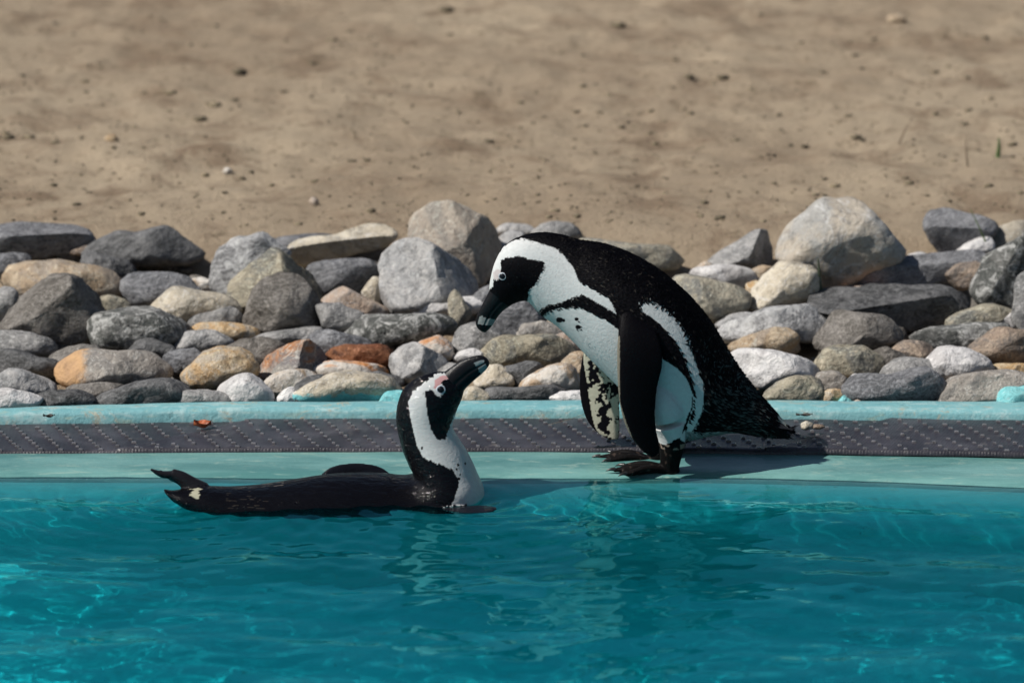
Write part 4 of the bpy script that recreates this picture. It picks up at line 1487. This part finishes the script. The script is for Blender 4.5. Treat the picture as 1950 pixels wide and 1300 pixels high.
st.skin('body', .0017, M_DRY, colour_standing, 'black and white penguin standing on the pool ledge, bending down', 'penguin', None)
SPINE_ST = [tuple(st.pt((r[0] + r[2]) / 2, (r[1] + r[3]) / 2)) for r in R_ST[::3]]
st.lofted_child('bill', [(941, 535, 992, 566, 20), (931, 555, 974, 580, 15.5), (920, 576, 958, 592, 12), (912, 592, 949, 602, 9.5), (907, 606, 943, 611, 8),
                         (906, 616, 937, 620, 7.5), (909, 624, 931, 627, 6), (915, 630, 924, 633, 2.5)], M_BILL,
                lambda t, a, v: np.where((((t > .52) & (t < .70) & (np.cos(a) < -.05)) | ((t > .50) & (t < .70) & (np.cos(a) > .05) & (np.cos(a) < .72)))[:, None], np.array((.20, .22, .22)), np.array((.0035, .0035, .005))))
st.eyes(957, 526, .0068, .0050)
for tset in (near_toes, far_toes):
    ank = NEAR_ANK if tset is near_toes else FAR_ANK
    for t in tset:
        d = (t - ank)
        d.z = 0
        d.normalize()
        s = Vector((-d.y, d.x, 0))
        V, F = [], []
        for j in range(6):
            u = j / 5
            rr = .0036 * (1 - u) ** .7 + .0002
            c = t + d * (.016 * u - .003) + Vector((0, 0, .002 + .003 * math.sin(u * 2.4) - .005 * u))
            for k in range(8):
                a = k * math.pi / 4
                V.append(c + s * rr * math.cos(a) + Vector((0, 0, rr * math.sin(a))))
        for j in range(5):
            for k in range(8):
                a, b = j * 8 + k, j * 8 + (k + 1) % 8
                F.append((a, b, b + 8, a + 8))
        st.child('claw', V, F, M_CLAW)


def st_size(p, vi):
    x = p[:, 0]
    head = np.clip((x - at_y(960, 500, 0).x) / (at_y(1120, 500, 0).x - at_y(960, 500, 0).x), 0, 1)
    rump = np.clip((x - at_y(1240, 700, 0).x) / .17, 0, 1)
    L = .0040 + .0048 * head + .0055 * rump
    W = .0006 + .0008 * head + .0002 * rump
    white = st.col[vi].max(1) > .3
    L = np.where(white, np.minimum(L, .0062), L)
    fl = st.pid['near_flipper'][vi]
    L, W = np.where(fl, .0030, L), np.where(fl, .0007, W)
    return L, W


def st_var(p, c, r, cc):
    rump = np.clip((p[:, 0] - at_y(1290, 700, 0).x) / .10, 0, 1) * np.clip((.26 - p[:, 2]) / .12, 0, 1) * np.clip((at_y(1470, 800, 0).x - p[:, 0]) / .03, 0, 1)
    dark = c.max(1) < .1
    m = dark & (r.random(len(p)) < .38 * rump)
    b = np.repeat(m, 4)
    cc[b] = np.array((.050, .060, .060)) * np.repeat(r.uniform(.4, 1.5, m.sum()), 4)[:, None]
    m2 = dark & ~m & (r.random(len(p)) < .05)
    cc[np.repeat(m2, 4)] = np.array((.030, .027, .024))
    return cc


def st_skip(p, vi):
    return st.pid['leg'][vi] | st.pid['foot'][vi] | st.pid['far_flipper'][vi] | (p[:, 0] < at_y(945, 500, 0).x) | (inside(ST_BELLY, side_px(p, 0.0)) & (np.random.default_rng(8).random(len(p)) < .9))


st.plumage(85000, SPINE_ST, st_size, .13, M_DRY, st_skip, st_var, 4)


# stiff tail feathers
def tail_quills():
    V, F = [], []
    r = random.Random(2)
    a0 = st.pt(1462, 800)
    for k in range(40):
        u = r.random()
        base = st.pt(1440 + 40 * u, 786 + 34 * u + r.uniform(-6, 8), r.uniform(-.02, .02))
        tip = st.pt(1480 + r.uniform(-30, 34), 838 - (r.random() ** 2) * 14, r.uniform(-.03, .03))
        if k % 3 == 0:
            tip = st.pt(1506 + r.uniform(-12, 12), 820 + r.uniform(-3, 6), r.uniform(-.022, .022))
        d = (tip - base)
        s = d.cross(Vector((0, 1, 0))).normalized() * .0022
        w = Vector((0, .002, 0))
        q = len(V)
        mid = base.lerp(tip, .6)
        V += [base - s, base + s, mid + s * 1.2 + w, tip, mid - s * 1.2 - w]
        F += [(q, q + 1, q + 2, q + 4), (q + 4, q + 2, q + 3)]
    st.child('tail_feathers', V, F, simple('tail_quill', (.010, .010, .012), .45, .3, 200), smooth=False)['kind'] = 'stuff'


tail_quills()

# ---- swimming bird, looking up
SW_Y = -.145
sw = Bird(SW_Y)
sw.base = Vector((at_y(860, 900, SW_Y).x, SW_Y, 0))
YAW = .20


def yw(px):
    return min(0, (px - 800)) * PXM * YAW


BODY_SW = [
    (846, 707, 884, 741, 14), (820, 710, 880, 758, 25), (793, 720, 872, 776, 34), (770, 738, 866, 794, 39), (758, 765, 862, 808, 42),
    (754, 795, 866, 822, 45), (758, 825, 877, 840, 50), (766, 855, 891, 862, 57), (778, 884, 908, 898, 66),
    (786, 903, 922, 945, 78), (762, 908, 890, 1012, 86), (715, 903, 800, 1050, 92), (640, 904, 690, 1066, 93), (565, 914, 575, 1058, 86),
    (500, 924, 482, 1036, 73), (440, 928, 420, 1008, 58), (392, 927, 380, 986, 44), (350, 932, 345, 962, 30), (328, 934, 328, 952, 17), (312, 931, 313, 936, 7)]
R_SW = sw.loft([s + (yw((s[0] + s[2]) / 2),) for s in BODY_SW], 'body')
# near flipper trailing just under the surface, its tip breaking it
fl_pts = [(780, 940, -.050, .020), (825, 955, -.080, .029), (872, 962, -.088, .031), (918, 965, -.088, .026), (946, 966, -.086, .007)]
sw.tube([Vector((at_y(a, b, SW_Y + c).x, SW_Y + c, z)) for (a, b, c, rr), z in zip(fl_pts, (-.013, -.009, -.0065, -.0035, -.0005))], [f[3] for f in fl_pts], 'flipper', flat=.16)
# far flipper arched out of the water behind the back
far = [(610, 905, .060, .008), (640, 892, .068, .0095), (680, 888, .072, .0105), (715, 891, .070, .0095), (750, 907, .062, .008)]
V_, F_ = [], []
sw.blade([(612, 935, 612, 902, .058, .0), (630, 940, 630, 889, .062, .0), (655, 945, 655, 882.5, .064, .0), (680, 945, 680, 881, .065, .0), (705, 945, 705, 883, .064, .0), (728, 940, 728, 890, .062, .0), (745, 935, 745, 903, .058, .0)],
         .010, 'flipper')
# foot held up behind
fy = SW_Y + yw(350) + .02
sw.tube([at_y(385, 938, fy), at_y(362, 922, fy), at_y(345, 910, fy), at_y(326, 903, fy)], [.018, .0140, .0115, .0100], 'foot')
for tipx, tipy, dy in ((286, 893, -.012), (291, 897, .004), (306, 895, .016)):
    sw.tube([at_y(330, 904, fy), at_y(308, 902.5, fy + dy * .6), at_y(tipx, tipy, fy + dy)], [.0095, .0075, .0026], 'foot', flat=.7)

Z3 = (700, 650, 3.713)
SW_W = zoomed(*Z3, '600,232 500,222 440,262 380,306 318,358 288,430 300,520 320,620 350,740 390,815 460,850 540,880 600,905 630,960 650,1000 600,1150 100,1320 100,1900 1200,1900 1100,1100 900,900 780,640 700,560 680,400 660,240')
SW_FACE = zoomed(*Z3, '525,268 580,262 600,200 800,230 700,400 620,500 575,620 548,695 490,692 447,620 420,500 405,345 460,345 490,385 530,385 545,330 522,295')
SW_PINK = zoomed(*Z3, '468,335 476,272 520,243 585,236 578,262 532,276 512,308 490,332')


def colour_swimmer(co, pid):
    px = side_px(co, SW_Y)
    raw = to_px(co)
    n = len(co)
    col = np.tile(BLACK, (n, 1))
    body = pid['body']
    neck = body & (co[:, 0] > at_y(745, 800, SW_Y).x)
    soft(inside(SW_W, jag(px, (.25, .97), 3.4, .45, 1)) & neck, col, WHITE * .9)
    soft(inside(SW_FACE, jag(px, (.3, .95), 2.6, .5, 2)) & neck, col, BLACK)
    soft(inside(SW_PINK, px) & neck, col, np.array((.47, .27, .27)))
    for zx, zy, r in ((385, 755, 3), (690, 860, 2.4), (640, 872, 3), (630, 902, 2.6), (645, 970, 3.4), (655, 940, 2)):
        cx, cy = 700 + zx / 3.713, 650 + zy / 3.713
        soft((np.hypot((px[:, 0] - cx) * 1.2, px[:, 1] - cy) < r) & neck, col, BLACK)
    # white belly well under water
    soft(body & ~neck & (co[:, 2] < -.055), col, WHITE * .9)
    # pale tail-base patch and mottling
    j = jag(raw, (1, .05), 4, .35, 7)
    pt = body & (np.hypot((j[:, 0] - 372) / 10, (j[:, 1] - 937) / 11) < .85 + .6 * np.array([noise.noise(Vector((c[0] * 90, c[1] * 160, c[2] * 260))) for c in co]))
    soft(pt, col, np.array((.36, .35, .26)))
    mo = body & (raw[:, 0] > 430) & (raw[:, 0] < 510) & (raw[:, 1] > 932) & (raw[:, 1] < 968)
    nz = np.array([noise.noise(Vector((c[0] * 45, c[1] * 330, c[2] * 330))) + .5 * noise.noise(Vector((c[0] * 160, c[1] * 500, c[2] * 500))) for c in co[mo]])
    cm = col[mo]
    cm[nz > .48] = (.030, .025, .021)
    col[mo] = cm
    m2 = body & (raw[:, 0] > 500) & (raw[:, 0] < 540) & (raw[:, 1] > 915) & (raw[:, 1] < 925)
    nz = np.array([noise.noise(Vector((c[0] * 50, c[1] * 380, c[2] * 380))) for c in co[m2]])
    cm = col[m2]
    cm[nz > .25] = (.12, .10, .085)
    col[m2] = cm
    col[pid['foot']] = (.012, .011, .013)
    col[pid['flipper']] = (.006, .0065, .010)
    return col


sw.skin('body', .0017, M_WETF, colour_swimmer, 'penguin floating in the pool with its head raised, looking up', 'penguin', None)
sw.lofted_child('bill', [(838, 713, 880, 748, 18), (849, 706, 887, 739, 14.5), (862, 697, 895, 731, 12), (878, 687, 905, 722, 10), (895, 680, 917, 712, 9), (911, 676.5, 926, 703, 8),
                         (923, 679, 931, 696, 6.5), (930, 685, 932, 691, 2.5)], M_BILL,
                lambda t, a, v: np.where(((t > .58) & (t < .78) & (np.cos(a) < .45) & (np.abs(np.cos(a) + .18) > .10))[:, None], np.array((.18, .21, .22)), np.array((.0035, .0035, .005))))
sw.eyes(839.5, 741.5, .0077, .0054)
SPINE_SW = [tuple(sw.pt((r[0] + r[2]) / 2, (r[1] + r[3]) / 2)) for r in R_SW[::3]]


def sw_skip(p, vi):
    return sw.pid['foot'][vi] | (p[:, 0] < at_y(740, 800, SW_Y).x) | sw.pid['flipper'][vi] | (p[:, 2] < -.02) | (p[:, 0] > at_y(838, 700, SW_Y).x) & (p[:, 2] > .175)


sw.plumage(26000, SPINE_SW, lambda p, vi: (np.where(p[:, 0] > at_y(745, 800, SW_Y).x, .0055, .010), np.full(len(p), .0006)), .05, M_WETF, sw_skip, None, 9)

# ------------------------------------------------------------------ small things
def blade_thing(name, pts, width, mat, label, cat):
    """a thin stalk or grass blade with real thickness"""
    P = catmull([tuple(p) for p in pts], 6)
    V, F = [], []
    n = len(P)
    for i, p in enumerate(P):
        w = width * (1 - .75 * i / n)
        for k in range(6):
            a = k * math.pi / 3
            V.append(Vector(p) + Vector((w * math.cos(a), w * .5 * math.sin(a), 0)))
    for i in range(n - 1):
        for k in range(6):
            a, b = i * 6 + k, i * 6 + (k + 1) % 6
            F.append((a, b, b + 6, a + 6))
    F.append(tuple(range(6)))
    F.append(tuple((n - 1) * 6 + k for k in range(6)))
    loc = Vector(P[0])
    o = mesh_obj(name, [v - loc for v in V], F, mat)
    o.location = loc
    return tag(o, label, cat)


def leaf_thing(name, p, L, W, rot, curl, mat, label):
    V, F = [], []
    nu, nv = 12, 6
    for s in (0, 1):
        for i in range(nu + 1):
            u = i / nu
            w = W * math.sin(math.pi * u ** .8) + .0004
            for j in range(nv + 1):
                v = j / nv * 2 - 1
                V.append(Vector(((u - .5) * L, v * w, curl * (v * v) * W * 2 + curl * .3 * L * (u - .5) ** 2 * 4 + .0012 * math.sin(9 * u + 2 * v) + (.0012 if s else 0))))
    n = nv + 1
    k0 = (nu + 1) * n
    for i in range(nu):
        for j in range(nv):
            a = i * n + j
            F.append((a, a + 1, a + n + 1, a + n))
            F.append((k0 + a, k0 + a + n, k0 + a + n + 1, k0 + a + 1))
    o = mesh_obj(name, V, F, mat)
    o.location = p
    o.rotation_euler = rot
    return tag(o, label, 'leaf')


M_LEAF = simple('dry_leaf', (.36, .10, .035), .5, .35, 90, .002)
M_LEAFD = simple('dark_leaf', (.030, .028, .022), .6, .4, 90, .002)
M_TWIG = simple('twig_bark', (.16, .12, .08), .8, .3, 120)
M_GRASS = simple('grass_green', (.075, .12, .035), .6, .35, 60)
M_STALK = simple('stalk_dark', (.035, .05, .025), .7, .3, 60)
leaf_thing('leaf', at_z(385, 816, .017) + Vector((0, 0, .0025)), .030, .010, (.12, .05, .25), .4, M_LEAF, 'curled orange dry leaf lying on the drain mat seam')
leaf_thing('leaf', at_z(92, 797, .035) + Vector((0, .008, .001)), .020, .004, (.05, .05, .3), .25, M_LEAFD, 'dark withered leaf on the kerb edge beyond the floating penguin')
leaf_thing('leaf', at_z(1532, 794, .035) + Vector((0, .008, .001)), .028, .004, (.05, 0, .05), .12, M_LEAFD, "dark flat leaf on the kerb edge beside the standing penguin's tail")
blade_thing('twig', [at_z(1045, 808, .024), at_z(1085, 798, .030), at_z(1130, 783, .045), at_z(1190, 778, .045)], .0014, M_TWIG, "thin bent twig on the mat behind the standing penguin's far flipper", 'twig')


def pebble(px, py, z, rx, ry, rz, kind, label, seed):
    V, F = [], []
    bm = bmesh.new()
    bmesh.ops.create_icosphere(bm, subdivisions=3, radius=1)
    for v in bm.verts:
        k = 1 + .22 * noise.noise(v.co * 1.4 + Vector((seed, 0, 0)))
        v.co = Vector((v.co.x * rx * k, v.co.y * ry * k, v.co.z * rz * k))
    me = bpy.data.meshes.new('pebble')
    bm.to_mesh(me)
    bm.free()
    me.materials.append(ROCK[kind])
    me.shade_smooth()
    o = bpy.data.objects.new('pebble', me)
    C.objects.link(o)
    o.location = (at_z(px, py, z) if z is not None else on_sand(px, py)) + Vector((0, 0, rz * .6))
    return tag(o, label, 'pebble')


pebble(1536, 815, .028, .011, .009, .0075, 'cream', "cream pebble on the drain mat beside the standing penguin's tail tip", 1)
pebble(1556, 815, .028, .012, .007, .0045, 'brown', "flat brown pebble touching the cream pebble on the drain mat", 2)
pebble(1707, 42, None, .024, .018, .011, 'tan', 'lone tan stone far up on the sand', 3)
pebble(433, 330, None, .009, .008, .007, 'whitetan', 'small whitish pebble on the sand behind the craggy patched rock', 4)
pebble(212, 268, None, .013, .010, .008, 'ochre', 'small orange-brown pebble lying on the open sand', 5)
pebble(598, 390, None, .010, .010, .009, 'pinktan', 'small pink pebble on the sand near the thin bluish slab', 6)

# weeds and stalks
g = at_y(1885, 490, 1.05)
blade_thing('grass_blade', [at_y(1888, 486, 1.02), at_y(1868, 440, 1.02), at_y(1848, 398, 1.03)], .0022, M_GRASS, 'single green grass blade leaning over the dark propped-up stone', 'grass')
b0 = on_sand(1900, 300)
blade_thing('grass_blade', [b0, b0 + Vector((.002, 0, .022)), b0 + Vector((.001, .004, .040))], .0055, M_GRASS, 'short green weed shoot on the sand above the round cream stone', 'weed')
b0 = on_sand(1843, 318)
blade_thing('grass_blade', [b0, b0 + Vector((-.004, 0, .03)), b0 + Vector((-.006, .004, .062))], .0020, M_TWIG, 'dry upright straw on the sand beside the short weed shoot', 'straw')
b0 = on_sand(1712, 275)
blade_thing('grass_blade', [b0, b0 + Vector((.012, 0, .03)), b0 + Vector((.028, .006, .055))], .0022, M_TWIG, 'dry slanting straw on the sand above the huge boulder', 'straw')
yb = ROCK_SPOTS[[s[3] for s in STONES].index('cream-white lumpy stone in front of the huge pale boulder')].location.y
blade_thing('weed_stalk', [at_y(1572, 566, yb - .02), at_y(1562, 545, yb - .02), at_y(1560, 518, yb - .02), at_y(1558, 492, yb - .02)], .0042, M_STALK, 'dark green weed stalk between the cream lumps and the huge boulder', 'weed')


def litter():
    """clods, droppings and sprouts scattered over the sand"""
    V, F = [], []
    r = random.Random(21)
    bm = bmesh.new()
    bmesh.ops.create_icosphere(bm, subdivisions=1, radius=1)
    iv = [v.co.copy() for v in bm.verts]
    fi = [[v.index for v in f.verts] for f in bm.faces]
    bm.free()
    spots = [(327, 178, 1.4), (410, 202, 1.5), (380, 228, 1.7), (55, 262, 1.3), (15, 262, 1.2), (105, 272, 1.2), (455, 137, 1.6), (1175, 50, 1.9), (633, 78, 1.5), (930, 270, 1.2),
             (1375, 148, 1.3), (1310, 147, 1.3), (1630, 262, 1.4), (1730, 350, 1.2), (1590, 355, 1.1), (1370, 415, 1.0), (1057, 402, 1.0), (850, 20, 2.0), (600, 345, .9), (145, 390, .9), (270, 408, .9), (568, 427, .8)]
    for k in range(1500):
        spots.append((r.uniform(-80, 2030), 15 + 430 * r.random() ** .8, r.uniform(.15, .5) if r.random() < .9 else r.uniform(.5, 1.0)))
    for k, (a, b, s) in enumerate(spots):
        p = on_sand(a, b)
        if p is None or p.y < 1.16:
            continue
        q = len(V)
        for v in iv:
            n = 1 + .4 * noise.noise(v * 1.7 + Vector((k, 0, 0)))
            V.append(p + Vector((v.x * .011 * s * n, v.y * .011 * s * n, v.z * .0045 * s * n + .001 * s)))
        F += [[q + i for i in f] for f in fi]
    o = mesh_obj('sand_litter', V, F, simple('clod', (.15, .122, .078), .9, .5, 30))
    tag(o, 'dark clods and specks scattered over the sand', 'litter', kind='stuff')


litter()
